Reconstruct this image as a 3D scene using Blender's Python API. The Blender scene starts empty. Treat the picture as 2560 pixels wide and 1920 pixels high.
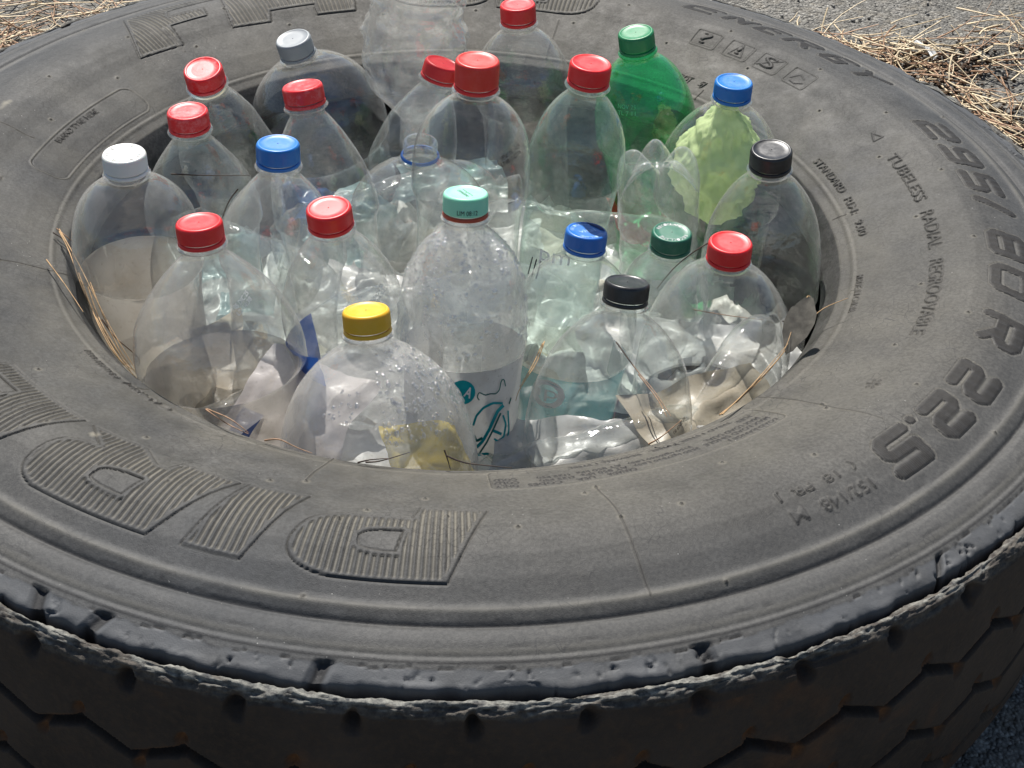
import bpy, bmesh, math, random
import numpy as np
from mathutils import Vector, Matrix
S = bpy.context.scene
COL = S.collection
random.seed(7); RNG = np.random.default_rng(7)
R = math.radians

# ---------------------------------------------------------------- camera
cd = bpy.data.cameras.new('camera'); cam = bpy.data.objects.new('camera', cd); COL.objects.link(cam)
cr = Vector((0.99911, -0.02013, 0.03704)); cu = Vector((-0.01731, 0.60523, 0.79587)); cf = Vector((0.03844, 0.79580, -0.60434))
M = Matrix((cr, cu, -cf)).transposed().to_4x4(); M.translation = Vector((0, -0.9801, 0.8125))
cam.matrix_world = M
cd.sensor_width = 36; cd.lens = 3713.36 / 2560 * 36; cd.clip_start = .02; cd.clip_end = 500
S.camera = cam
# ---------------------------------------------------------------- sky, sun, exposure
SUN_EL, SUN_AZ = R(53), R(101)            # azimuth measured counter-clockwise from +x
w = bpy.data.worlds.new('World'); S.world = w; w.use_nodes = True
nt = w.node_tree; nt.nodes.clear()
sky = nt.nodes.new('ShaderNodeTexSky'); sky.sky_type = 'NISHITA'; sky.sun_disc = False
sky.sun_elevation = SUN_EL; sky.sun_rotation = R(90) - SUN_AZ
bg = nt.nodes.new('ShaderNodeBackground'); bg.inputs[1].default_value = .06
wo = nt.nodes.new('ShaderNodeOutputWorld')
nt.links.new(sky.outputs[0], bg.inputs[0]); nt.links.new(bg.outputs[0], wo.inputs[0])
sl = bpy.data.lights.new('sun', 'SUN'); sl.energy = 4.8; sl.angle = R(.5); sl.color = (1, .965, .91)
sun = bpy.data.objects.new('sun', sl); COL.objects.link(sun)
sd = Vector((math.cos(SUN_EL) * math.cos(SUN_AZ), math.cos(SUN_EL) * math.sin(SUN_AZ), math.sin(SUN_EL)))
sun.rotation_euler = sd.to_track_quat('Z', 'Y').to_euler(); sun.location = sd * 5
S.view_settings.view_transform = 'Standard'; S.view_settings.look = 'None'
S.view_settings.exposure = 0.62; S.view_settings.gamma = 1; S.view_settings.use_curve_mapping = False
S.cycles.transparent_max_bounces = 48; S.cycles.max_bounces = 10; S.cycles.diffuse_bounces = 4
S.cycles.glossy_bounces = 4; S.cycles.transmission_bounces = 8
S.cycles.use_denoising = True; S.cycles.sample_clamp_indirect = 4.0

# ---------------------------------------------------------------- helpers
def link(o, parent=None):
    COL.objects.link(o)
    if parent is not None: o.parent = parent
    return o
def tag(o, label=None, cat=None, group=None, kind=None):
    if label: o['label'] = label
    if cat: o['category'] = cat
    if group: o['group'] = group
    if kind: o['kind'] = kind
    return o
def empty(name, loc=(0, 0, 0)):
    o = bpy.data.objects.new(name, None); o.empty_display_size = .02; o.location = loc; return link(o)
def mesh(name, V, F, mat, parent=None, smooth=True, col=None):
    V = np.asarray(V, np.float32).reshape(-1, 3)
    me = bpy.data.meshes.new(name)
    if isinstance(F, np.ndarray) and F.ndim == 2:
        n, k = F.shape
        me.vertices.add(len(V)); me.vertices.foreach_set('co', V.ravel())
        me.loops.add(n * k); me.loops.foreach_set('vertex_index', F.ravel().astype(np.int32))
        me.polygons.add(n); me.polygons.foreach_set('loop_start', np.arange(0, n * k, k, dtype=np.int32))
        me.update(calc_edges=True)
    else:
        me.from_pydata([tuple(map(float, v)) for v in V], [], [tuple(map(int, f)) for f in F])
    if smooth: me.polygons.foreach_set('use_smooth', np.ones(len(me.polygons), bool))
    if col is not None:
        a = me.color_attributes.new('wear_shade', 'FLOAT_COLOR', 'POINT')
        c = np.ones((len(V), 4), np.float32); c[:, :3] = col; a.data.foreach_set('color', c.ravel())
    if mat: me.materials.append(mat)
    o = bpy.data.objects.new(name, me); return link(o, parent)
def grid_faces(n, m, wrap=False):
    """n rings of m verts"""
    i = np.arange(n - 1)[:, None]; j = np.arange(m if wrap else m - 1)[None]
    a = i * m + j; b = i * m + (j + 1) % m; c = (i + 1) * m + (j + 1) % m; d = (i + 1) * m + j
    return np.stack([a, b, c, d], -1).reshape(-1, 4)
def _h(ix, iy, iz, seed):
    n = (ix.astype(np.int64) * 374761393 + iy.astype(np.int64) * 668265263 + iz.astype(np.int64) * 2147483647 + seed * 974634777) & 0xffffffff
    n = ((n ^ (n >> 13)) * 1274126177) & 0xffffffff
    n = n ^ (n >> 16)
    return (n & 0xffff) / 65535.0
def vnoise(X, Y, Z, sc, seed=0):
    x, y, z = X / sc, Y / sc, Z / sc
    ix, iy, iz = np.floor(x), np.floor(y), np.floor(z)
    fx, fy, fz = x - ix, y - iy, z - iz
    fx = fx * fx * (3 - 2 * fx); fy = fy * fy * (3 - 2 * fy); fz = fz * fz * (3 - 2 * fz)
    def h(a, b, c): return _h(ix + a, iy + b, iz + c, seed)
    x00 = h(0, 0, 0) * (1 - fx) + h(1, 0, 0) * fx; x10 = h(0, 1, 0) * (1 - fx) + h(1, 1, 0) * fx
    x01 = h(0, 0, 1) * (1 - fx) + h(1, 0, 1) * fx; x11 = h(0, 1, 1) * (1 - fx) + h(1, 1, 1) * fx
    y0 = x00 * (1 - fy) + x10 * fy; y1 = x01 * (1 - fy) + x11 * fy
    return (y0 * (1 - fz) + y1 * fz) * 2 - 1
def fbm(X, Y, Z, sc, oct=3, seed=0):
    s = 0; a = 1; t = 0
    for k in range(oct):
        s = s + a * vnoise(X, Y, Z, sc / 2 ** k, seed + k * 17); t += a; a *= .5
    return s / t
def sstep(a, b, x):
    t = np.clip((x - a) / (b - a), 0, 1); return t * t * (3 - 2 * t)

# ---------------------------------------------------------------- materials
class NT:
    def __init__(s, name):
        s.m = bpy.data.materials.new(name); s.m.use_nodes = True; s.t = s.m.node_tree; s.t.nodes.clear()
        s.out = s.n('ShaderNodeOutputMaterial')
    def n(s, typ, **kw):
        nd = s.t.nodes.new(typ)
        for k, v in kw.items():
            if k.startswith('i_'):
                key = k[2:]; key = int(key) if key.isdigit() else key.replace('_', ' ')
                nd.inputs[key].default_value = v
            else: setattr(nd, k, v)
        return nd
    def l(s, a, b): s.t.links.new(a, b)
    def noise(s, scale, detail=3, rough=.6, vec=None, dist=0):
        nd = s.n('ShaderNodeTexNoise'); nd.inputs['Scale'].default_value = scale; nd.inputs['Detail'].default_value = detail
        nd.inputs['Roughness'].default_value = rough; nd.inputs['Distortion'].default_value = dist
        s.l((vec or s.co()), nd.inputs['Vector']); return nd.outputs['Fac']
    def co(s):
        if not hasattr(s, '_co'): s._co = s.n('ShaderNodeTexCoord').outputs['Object']
        return s._co
    def ramp(s, fac, stops):
        nd = s.n('ShaderNodeValToRGB'); e = nd.color_ramp.elements
        while len(e) < len(stops): e.new(.5)
        for k, (p, c) in enumerate(stops):
            e[k].position = p; e[k].color = (*c, 1) if not isinstance(c, (int, float)) else (c, c, c, 1)
        s.l(fac, nd.inputs[0]); return nd.outputs[0]
    def mix(s, fac, a, b, mode='MIX'):
        nd = s.n('ShaderNodeMix', data_type='RGBA', blend_type=mode)
        for sock, v in ((nd.inputs[0], fac), (nd.inputs[6], a), (nd.inputs[7], b)):
            if isinstance(v, (tuple, list)): sock.default_value = (*v[:3], 1)
            elif isinstance(v, (int, float)): sock.default_value = v
            else: s.l(v, sock)
        return nd.outputs[2]
    def math(s, op, a, b=None, clamp=False):
        nd = s.n('ShaderNodeMath', operation=op, use_clamp=clamp)
        for sock, v in ((nd.inputs[0], a), (nd.inputs[1], b)):
            if v is None: continue
            if isinstance(v, (int, float)): sock.default_value = v
            else: s.l(v, sock)
        return nd.outputs[0]
    def bump(s, h, strength=.3, dist=.001, norm=None):
        nd = s.n('ShaderNodeBump'); nd.inputs['Strength'].default_value = strength; nd.inputs['Distance'].default_value = dist
        s.l(h, nd.inputs['Height'])
        if norm: s.l(norm, nd.inputs['Normal'])
        return nd.outputs[0]
    def pbr(s, base, rough=.6, spec=.5, norm=None, metal=0):
        p = s.n('ShaderNodeBsdfPrincipled')
        for key, v in (('Base Color', base), ('Roughness', rough), ('Specular IOR Level', spec), ('Metallic', metal)):
            if isinstance(v, (tuple, list)): p.inputs[key].default_value = (*v[:3], 1)
            elif isinstance(v, (int, float)): p.inputs[key].default_value = v
            else: s.l(v, p.inputs[key])
        if norm: s.l(norm, p.inputs['Normal'])
        return p
    def done(s, shader): s.l(shader, s.out.inputs[0]); return s.m

def rubber_material():
    t = NT('dusty_tyre_rubber')
    a = t.n('ShaderNodeAttribute', attribute_name='wear_shade'); sep = t.n('ShaderNodeSeparateColor'); t.l(a.outputs['Color'], sep.inputs[0])
    n1 = t.noise(9, 5, .65); n2 = t.noise(55, 4, .7); n3 = t.noise(420, 3, .7); n4 = t.noise(2.5, 3, .5)
    base = t.ramp(n1, [(.28, (.028, .0286, .0288)), (.5, (.043, .0430, .0422)), (.72, (.072, .070, .066))])
    blot = t.ramp(n2, [(.32, .62), (.5, 1.0), (.7, 1.38)])
    base = t.mix(.85, base, blot, 'MULTIPLY')
    sm = t.noise(5, 6, .8, dist=1.6); base = t.mix(.8, base, t.ramp(sm, [(.36, .66), (.5, 1.0), (.64, 1.25)]), 'MULTIPLY')
    base = t.mix(t.ramp(n4, [(.42, 0), (.60, .55)]), base, (.075, .069, .058))
    grain = t.ramp(n3, [(.35, .6), (.65, 1.45)]); base = t.mix(.7, base, grain, 'MULTIPLY')
    speck = t.n('ShaderNodeTexVoronoi'); speck.inputs['Scale'].default_value = 160; t.l(t.co(), speck.inputs['Vector'])
    sp = t.ramp(speck.outputs['Distance'], [(.035, 1.0), (.07, 0.0)])
    sp2 = t.math('MULTIPLY', sp, t.ramp(t.noise(14, 2), [(.55, 0), (.65, .8)]))
    base = t.mix(sp2, base, (.42, .41, .38))
    base = t.mix(sep.outputs[0], base, (.185, .17, .135))
    cz = t.n('ShaderNodeTexVoronoi', feature='DISTANCE_TO_EDGE'); cz.inputs['Scale'].default_value = 140; t.l(t.co(), cz.inputs['Vector'])
    czm = t.math('MULTIPLY', t.ramp(cz.outputs['Distance'], [(.0, 1), (.035, 0)]), t.ramp(t.noise(17, 3), [(.46, 0), (.60, .75)])); base = t.mix(czm, base, (.025, .024, .023))
    base = t.mix(sep.outputs[2], base, t.mix(n2, (.062, .065, .070), (.112, .117, .124)))
    base = t.mix(sep.outputs[1], base, (.020, .019, .019))
    n5 = t.noise(1500, 2, .7); nb = t.bump(n5, .5, .0003); nb = t.bump(n3, .3, .0005, nb); nb = t.bump(n2, .12, .0006, nb)
    return t.done(t.pbr(base, t.ramp(n2, [(.3, .52), (.7, .72)]), .20, nb).outputs[0])
def tread_material():
    t = NT('worn_tread_rubber')
    a = t.n('ShaderNodeAttribute', attribute_name='wear_shade'); sep = t.n('ShaderNodeSeparateColor'); t.l(a.outputs['Color'], sep.inputs[0])
    n1 = t.noise(14, 4); n2 = t.noise(220, 4, .7); n3 = t.noise(900, 2, .7)
    base = t.ramp(n1, [(.3, (.030, .0235, .019)), (.7, (.056, .043, .034))])
    base = t.mix(t.ramp(n2, [(.45, 0), (.7, .5)]), base, (.075, .05, .032))
    base = t.mix(sep.outputs[0], base, t.mix(t.ramp(n2, [(.35, 0), (.65, 1)]), (.05, .051, .052), (.25, .245, .215)))       # torn light rubber
    base = t.mix(sep.outputs[1], base, (.012, .011, .012))                               # deep grooves
    base = t.mix(sep.outputs[2], base, t.mix(n2, (.07, .03, .012), (.20, .09, .035)))      # rusty soil
    nb = t.bump(n3, .5, .0006); nb = t.bump(n2, .5, .0012, nb)
    return t.done(t.pbr(base, .8, .25, nb).outputs[0])
def pet(name, tint=(.985, .99, .985), haze=.07, hcol=(.84, .82, .78), fog=0, rough=.036, bump=.62, wet=False):
    t = NT(name)
    lw = t.n('ShaderNodeLayerWeight'); lw.inputs['Blend'].default_value = .5
    fz = lw.outputs['Facing']
    n1 = t.noise(38, 3, .6); n2 = t.noise(160, 4, .7); n0 = t.noise(11, 2, .5)
    h = t.bump(n0, bump, .006); h = t.bump(n1, bump, .0022, h); h = t.bump(t.noise(130, 3, .6), bump * .9, .0011, h)
    if wet:
        v = t.n('ShaderNodeTexVoronoi', feature='SMOOTH_F1'); v.inputs['Scale'].default_value = 330; t.l(t.co(), v.inputs['Vector'])
        h = t.bump(v.outputs['Distance'], .35, .0012, h)
    tr = t.n('ShaderNodeBsdfTransparent')
    edge = t.math('POWER', fz, 3.0)
    tc = t.mix(edge, tint, tuple(c ** 3 * .88 for c in tint)); t.l(tc, tr.inputs[0])
    df = t.n('ShaderNodeBsdfDiffuse'); df.inputs[0].default_value = (*hcol, 1)
    tl = t.n('ShaderNodeBsdfTranslucent'); tl.inputs[0].default_value = (*hcol, 1)
    hz = t.n('ShaderNodeMixShader'); hz.inputs[0].default_value = .45; t.l(df.outputs[0], hz.inputs[1]); t.l(tl.outputs[0], hz.inputs[2])
    amt = t.math('ADD', t.math('MULTIPLY', t.ramp(n2, [(.35, .6), (.7, 1.5)]), haze), t.math('MULTIPLY', t.math('POWER', fz, 5.0), .38 + haze))
    scr = t.ramp(t.noise(24, 5, .75, dist=2.5), [(.60, 0), (.75, .09)])
    amt = t.math('ADD', amt, scr)
    if fog: amt = t.math('ADD', amt, t.math('MULTIPLY', t.ramp(n1, [(.25, .5), (.7, 1.2)]), fog))
    m1 = t.n('ShaderNodeMixShader'); t.l(t.math('MINIMUM', amt, .85), m1.inputs[0]); t.l(tr.outputs[0], m1.inputs[1]); t.l(hz.outputs[0], m1.inputs[2])
    gl = t.n('ShaderNodeBsdfGlossy'); gl.inputs[0].default_value = (1, 1, 1, 1); gl.inputs['Roughness'].default_value = rough; t.l(h, gl.inputs['Normal'])
    fr = t.math('ADD', t.math('MULTIPLY', t.math('POWER', fz, 4.0), .8), .08)
    m2 = t.n('ShaderNodeMixShader'); t.l(fr, m2.inputs[0]); t.l(m1.outputs[0], m2.inputs[1]); t.l(gl.outputs[0], m2.inputs[2])
    return t.done(m2.outputs[0])
def plastic(name, c, rough=.38, worn=.35, sss=True):
    t = NT(name)
    n = t.noise(160, 5, .75); n2 = t.noise(45, 3)
    lc = tuple(min(1, x * .55 + .38) for x in c)
    base = t.mix(t.math('MULTIPLY', t.ramp(n, [(.48, 0), (.72, 1)]), worn * .5), c, lc)
    base = t.mix(t.ramp(n2, [(.35, .12), (.6, 0)]), base, tuple(x * .7 for x in c))
    p = t.pbr(base, t.ramp(n, [(.3, rough - .02), (.7, rough + .14)]), .6, t.bump(n, .12, .0004))
    if sss:
        p.inputs['Subsurface Weight'].default_value = .25; p.inputs['Subsurface Radius'].default_value = (.004, .003, .002)
        p.inputs['Subsurface Scale'].default_value = 1.0
    return t.done(p.outputs[0])
def flat(name, c, rough=.6, var=.15, sc=80, spec=.3):
    t = NT(name); n = t.noise(sc, 4, .7)
    base = t.mix(t.ramp(n, [(.35, 0), (.7, 1)]), tuple(x * (1 - var) for x in c), tuple(min(1, x * (1 + var)) for x in c))
    return t.done(t.pbr(base, rough, spec, t.bump(n, .2, .0005)).outputs[0])
def film(name, c, alpha=.6, dirt=.3, rough=.3, print_c=None):
    """crumpled plastic film: partly see-through, dirty"""
    t = NT(name)
    n1 = t.noise(26, 5, .7); n2 = t.noise(240, 4, .75); n3 = t.noise(9, 2)
    base = t.mix(t.math('MULTIPLY', t.ramp(n1, [(.45, 0), (.7, 1)]), dirt), c, tuple(x * f for x, f in zip(c, (.55, .47, .36))))
    base = t.mix(t.math('MULTIPLY', t.ramp(n2, [(.6, 0), (.7, 1)]), dirt), base, (.07, .065, .05))
    if print_c: base = t.mix(t.ramp(n3, [(.50, 0), (.52, 1)]), base, print_c)
    p = t.pbr(base, rough, .5, t.bump(n1, .5, .002))
    tl = t.n('ShaderNodeBsdfTranslucent'); t.l(base, tl.inputs[0])
    m0 = t.n('ShaderNodeMixShader'); m0.inputs[0].default_value = .3; t.l(p.outputs[0], m0.inputs[1]); t.l(tl.outputs[0], m0.inputs[2])
    tr = t.n('ShaderNodeBsdfTransparent'); tr.inputs[0].default_value = (.95, .95, .95, 1)
    m1 = t.n('ShaderNodeMixShader'); m1.inputs[0].default_value = alpha; t.l(tr.outputs[0], m1.inputs[1]); t.l(m0.outputs[0], m1.inputs[2])
    return t.done(m1.outputs[0])
def asphalt_material():
    t = NT('old_asphalt')
    v = t.n('ShaderNodeTexVoronoi'); v.inputs['Scale'].default_value = 300; t.l(t.co(), v.inputs['Vector'])
    v2 = t.n('ShaderNodeTexVoronoi'); v2.inputs['Scale'].default_value = 125; t.l(t.co(), v2.inputs['Vector'])
    sp = t.n('ShaderNodeSeparateColor'); t.l(v.outputs['Color'], sp.inputs[0])
    sp2 = t.n('ShaderNodeSeparateColor'); t.l(v2.outputs['Color'], sp2.inputs[0])
    stone = t.ramp(sp.outputs[0], [(.0, (.11, .104, .091)), (.4, (.205, .193, .168)), (.75, (.30, .283, .247)), (.96, (.50, .48, .42))])
    stone2 = t.ramp(sp2.outputs[1], [(.0, (.08, .078, .072)), (.6, (.16, .155, .142)), (.95, (.29, .28, .26))])
    c = t.mix(.45, stone, stone2)
    gap = t.ramp(v.outputs['Distance'], [(.2, 1), (.62, .5)]); c = t.mix(.8, c, gap, 'MULTIPLY')
    big = t.noise(3.2, 5, .65); c = t.mix(.7, c, t.ramp(big, [(.3, .72), (.7, 1.25)]), 'MULTIPLY')
    d = t.noise(30, 4, .7); c = t.mix(t.ramp(d, [(.5, 0), (.72, .55)]), c, (.2, .17, .125))
    h = t.math('SUBTRACT', 1.0, v.outputs['Distance']); nb = t.bump(h, .9, .003); nb = t.bump(t.math('SUBTRACT', 1.0, v2.outputs['Distance']), .7, .005, nb)
    return t.done(t.pbr(c, .85, .3, nb).outputs[0])
M_SIDE = rubber_material(); M_TREAD = tread_material()
M_LINER = flat('inner_liner_rubber', (.02, .02, .021), .7, .3, 30)
M_ASPH = asphalt_material()
CAPC = {'red': (.74, .010, .014), 'coral': (.68, .03, .018), 'blue': (.002, .17, .55), 'royal': (.006, .14, .52), 'green': (.0, .20, .065), 'dkgreen': (.008, .13, .075),
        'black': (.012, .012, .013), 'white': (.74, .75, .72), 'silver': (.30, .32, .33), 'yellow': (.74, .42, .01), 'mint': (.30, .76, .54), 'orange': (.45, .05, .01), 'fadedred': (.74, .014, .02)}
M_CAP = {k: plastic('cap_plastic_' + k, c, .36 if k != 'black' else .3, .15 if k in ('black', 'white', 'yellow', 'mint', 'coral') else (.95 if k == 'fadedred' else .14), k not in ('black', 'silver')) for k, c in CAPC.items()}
M_PET = pet('clear_bottle_plastic', haze=.022)
M_PET_BLUISH = pet('bluish_bottle_plastic', tint=(.965, .985, .98), haze=.025)
M_PET_PALEGREEN = pet('pale_green_bottle_plastic', tint=(.93, .985, .955), haze=.04, hcol=(.68, .82, .74))
M_PET_GREEN = pet('green_bottle_plastic', tint=(.28, .92, .56), haze=.12, hcol=(.07, .58, .24))
M_PET_FOG = pet('fogged_wet_bottle_plastic', haze=.06, fog=.20, wet=True, bump=.3)
M_PET_BRIGHT = pet('scratched_bright_bottle_plastic', tint=(.97, .985, .98), haze=.09, rough=.06, bump=.8)
M_PET_TALL = pet('wrinkled_bottle_plastic', haze=.11, fog=.05, rough=.05, bump=1.0)
M_PET_MILKY = pet('scuffed_bottle_plastic', haze=.045, fog=.02)
M_PRINT_GREY = flat('grey_ink', (.30, .30, .29)); M_PRINT_DARK = flat('dark_ink', (.03, .03, .035)); M_PRINT_PALE = flat('pale_ink', (.62, .62, .62)); M_PRINT_WHITE = flat('white_ink', (.75, .76, .76))
M_TEAL = flat('teal_ink', (.01, .33, .36)); M_BLUEINK = flat('blue_ink', (.02, .10, .42))

# ---------------------------------------------------------------- text to bitmaps / meshes
_tc = {}
def text_tris(txt, shear=0, bold=0.0):
    key = (txt, shear, bold)
    if key in _tc: return _tc[key]
    cu_ = bpy.data.curves.new('glyphs', 'FONT'); cu_.body = txt; cu_.size = 1; cu_.resolution_u = 3; cu_.offset = bold; cu_.shear = shear
    ob = bpy.data.objects.new('glyphs', cu_); me = bpy.data.meshes.new_from_object(ob)
    me.calc_loop_triangles()
    V = np.array([v.co[:2] for v in me.vertices]) if len(me.vertices) else np.zeros((0, 2))
    T = np.array([t.vertices[:] for t in me.loop_triangles], int).reshape(-1, 3)
    bpy.data.objects.remove(ob); bpy.data.curves.remove(cu_); bpy.data.meshes.remove(me)
    _tc[key] = (V, T); return V, T
def text_bitmap(txt, W, H, px, shear=0, bold=0.0):
    """coverage bitmap of W x H metres, px metres per pixel, 4 px margin"""
    V, T = text_tris(txt, shear, bold)
    lo, hi = V.min(0), V.max(0)
    P = (V - lo) / (hi - lo) * [W, H] / px + 4
    B = np.zeros((int(W / px) + 9, int(H / px) + 9), np.float32)
    for a, b, c in P[T]:
        x0, y0 = np.floor(np.minimum(np.minimum(a, b), c)).astype(int); x1, y1 = np.ceil(np.maximum(np.maximum(a, b), c)).astype(int) + 1
        gx, gy = np.meshgrid(np.arange(max(x0, 0), x1) + .5, np.arange(max(y0, 0), y1) + .5, indexing='ij')
        d = (b[0] - a[0]) * (c[1] - a[1]) - (b[1] - a[1]) * (c[0] - a[0])
        if abs(d) < 1e-9: continue
        e0 = ((b[0] - a[0]) * (gy - a[1]) - (b[1] - a[1]) * (gx - a[0])) / d
        e1 = ((c[0] - b[0]) * (gy - b[1]) - (c[1] - b[1]) * (gx - b[0])) / d
        e2 = ((a[0] - c[0]) * (gy - c[1]) - (a[1] - c[1]) * (gx - c[0])) / d
        ins = (e0 >= -1e-6) & (e1 >= -1e-6) & (e2 >= -1e-6)
        s_ = B[max(x0, 0):x1, max(y0, 0):y1]; s_[ins[:s_.shape[0], :s_.shape[1]]] = 1
    return B
def blur(B, n=1):
    for _ in range(n):
        P = np.pad(B, 1); B = (P[:-2, 1:-1] + P[2:, 1:-1] + P[1:-1, :-2] + P[1:-1, 2:] + 4 * P[1:-1, 1:-1]) / 8
    return B
def dil(B, n):
    for k in range(n):
        P = np.pad(B, 1); B = np.maximum.reduce([P[1:-1, 1:-1], P[:-2, 1:-1], P[2:, 1:-1], P[1:-1, :-2], P[1:-1, 2:]] + ([P[:-2, :-2], P[2:, 2:], P[:-2, 2:], P[2:, :-2]] if k % 2 else []))
    return B
def ero(B, n): return 1 - dil(1 - B, n)
def inpoly(X, Y, P):
    P = np.array(P, float); ins = np.zeros(X.shape, bool); j = len(P) - 1
    for i in range(len(P)):
        xi, yi = P[i]; xj, yj = P[j]
        c = ((yi > Y) != (yj > Y)) & (X < (xj - xi) * (Y - yi) / (yj - yi + 1e-12) + xi)
        ins ^= c; j = i
    return ins

# ================================================================ THE TYRE
GZ = .221        # height of the upper bead above the ground
PROF = [(.2800, -.026), (.2790, -.022), (.2800, -.016), (.2865, -.0045), (.290, .0002), (.2968, .0036), (.2982, .0050), (.3002, .0058), (.3009, .0055), (.3018, .0064), (.3060, .0085), (.32, .0150),
        (.335, .0208), (.35, .0262), (.36, .0305), (.37, .0340), (.38, .0362), (.39, .0366), (.40, .0358), (.415, .0326), (.425, .0290), (.4295, .0274), (.4315, .0275), (.4333, .0281), (.4352, .0268), (.4385, .0248), (.4400, .0239), (.4410, .0218), (.4420, .0217), (.4438, .0235), (.4460, .0240), (.452, .0234), (.458, .0216),
        (.4592, .0212), (.4600, .0198), (.4612, .0204), (.4622, .0210), (.4630, .0208), (.4637, .0194), (.4650, .0196), (.472, .0174), (.4764, .0158), (.4779, .0146), (.4784, .0100), (.4784, .0000)]
PR = np.array(PROF)
seg = np.hypot(*np.diff(PR, axis=0).T); sl_ = np.concatenate([[0], np.cumsum(seg)])
NS = 285
# spacing: finer at the bead and the shoulder
wt = np.concatenate([np.linspace(0, .030, 40, endpoint=False), np.linspace(.030, .150, 160, endpoint=False), np.linspace(.150, sl_[-1], NS - 200)])
sv = wt * 1.0; sv[-1] = sl_[-1]
prr = np.interp(sv, sl_, PR[:, 0]); pzz = np.interp(sv, sl_, PR[:, 1])
k_ = np.array([1, 2, 1]) / 4
for _ in range(2):
    prr[1:-1] = np.convolve(prr, k_, 'valid'); pzz[1:-1] = np.convolve(pzz, k_, 'valid')
dr, dz = np.gradient(prr), np.gradient(pzz); nl = np.hypot(dr, dz); NR, NZ = -dz / nl, dr / nl
def arc(a, b, st): return np.arange(a, b, st)
TH = np.concatenate([arc(-164, 62, .098), arc(62, 148, .16), arc(148, 174, .10), arc(174, 196, .5)])      # degrees; 196 == -164
NT_ = len(TH)
TT, RR = np.meshgrid(TH, prr, indexing='ij')
Hh = np.zeros_like(TT); DUST_LIT = np.zeros_like(TT); DARK = np.zeros_like(TT); BLU = np.zeros_like(TT)
OWN = np.zeros(TT.shape, np.int16)
def stamp(B, px, th0, r0, rmid, h=0., dust=0., dark=0., own=0, margin=4, sub=None):
    """lay a bitmap on the sidewall: x runs clockwise from angle th0, y outwards from radius r0"""
    Wd = (B.shape[0] - 2 * margin) * px; Hd = (B.shape[1] - 2 * margin) * px
    da = math.degrees(Wd / rmid); m = math.degrees(margin * px / rmid)
    ii = np.where((TH > th0 - da - m) & (TH < th0 + m))[0]; jj = np.where((prr > r0 - margin * px) & (prr < r0 + Hd + margin * px) & (pzz > .004))[0]
    if len(ii) == 0 or len(jj) == 0: return
    sl2 = np.s_[ii[0]:ii[-1] + 1, jj[0]:jj[-1] + 1]
    x = np.radians(th0 - TT[sl2]) * rmid / px + margin - .5; y = (RR[sl2] - r0) / px + margin - .5
    x = np.clip(x, 0, B.shape[0] - 1.001); y = np.clip(y, 0, B.shape[1] - 1.001)
    ix, iy = x.astype(int), y.astype(int); fx, fy = x - ix, y - iy
    v = B[ix, iy] * (1 - fx) * (1 - fy) + B[ix + 1, iy] * fx * (1 - fy) + B[ix, iy + 1] * (1 - fx) * fy + B[ix + 1, iy + 1] * fx * fy
    Hh[sl2] += v * h
    if dust: DUST_LIT[sl2] = np.clip(DUST_LIT[sl2] + v * dust, 0, 1)
    if dark: DARK[sl2] = np.clip(DARK[sl2] + v * dark, 0, 1)
    if own: OWN[sl2] = np.where(v > .35, own, OWN[sl2])
def text_on_tyre(txt, th0, th1, r0, r1, h=.0009, bold=0.004, shear=0, px=.0002, dark=.42, own=0):
    rm = (r0 + r1) / 2; W = math.radians(th0 - th1) * rm
    B = text_bitmap(txt, W, r1 - r0, px, shear, bold)
    if r1 - r0 > .0045:
        edge = np.clip(blur(dil(B, 3), 2) - blur(B, 1), 0, 1)
        stamp(edge, px, th0, r0, rm, -.0002, .12, dark * .6)  # dark edge in the colour stands in for the letters' shadow
        stamp(blur(B, 2), px, th0, r0, rm, h * 1.2, 0, dark * .9, own)
    else:
        B = dil(B, 1); stamp(blur(B, 1), px, th0, r0, rm, h, 0, .95, own)
LETTERS = {}
def big_letter(name, polys, own, period=.56, slant=0.0):
    """hatched letter from polygons in (degrees, radius); polys[0] outline, others are counters"""
    px = .0003; rm = .386; deg = math.degrees(1 / rm)
    fr_ = (lambda r: .3588 + (r - .3535) * .94) if own <= 6 else (lambda r: .3505 + (r - .3525) * .86)
    polys = [[(a_, fr_(r_)) for a_, r_ in q_] for q_ in polys]
    P0 = np.array(polys[0]); t0 = P0[:, 0].max() + .4; r0 = P0[:, 1].min() - .0012
    nx = int(math.radians(t0 - P0[:, 0].min() + .4) * rm / px) + 8; ny = int((P0[:, 1].max() - r0 + .0012) / px) + 8
    gx, gy = np.meshgrid(np.arange(nx) + .5 - 4, np.arange(ny) + .5 - 4, indexing='ij')
    A = t0 - np.degrees(gx * px / rm); Rr = r0 + gy * px
    B = inpoly(A, Rr, polys[0]).astype(np.float32)
    for q in polys[1:]: B[inpoly(A, Rr, q)] = 0
    inner = ero(B, 8)
    ribs = (np.mod(A + slant * (Rr - .385) * 1000, period) < period * .52).astype(np.float32) * inner
    groove = inner * (1 - ribs)
    rim = np.clip(dil(B, 3) - B, 0, 1)
    stamp(blur(rim, 1), px, t0, r0, rm, -.0008, .2, .45)  # rim also darkened in colour, like the edge shadow of a raised plate
    stamp(blur(B, 1), px, t0, r0, rm, .0005, 0, .06, own)
    stamp(blur(groove, 1), px, t0, r0, rm, -.0011, .62, 0)
    stamp(blur(np.clip(dil(ribs, 1) - ribs, 0, 1) * inner, 0), px, t0, r0, rm, -.0004, 0, .6)
    LETTERS[own] = name
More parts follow.
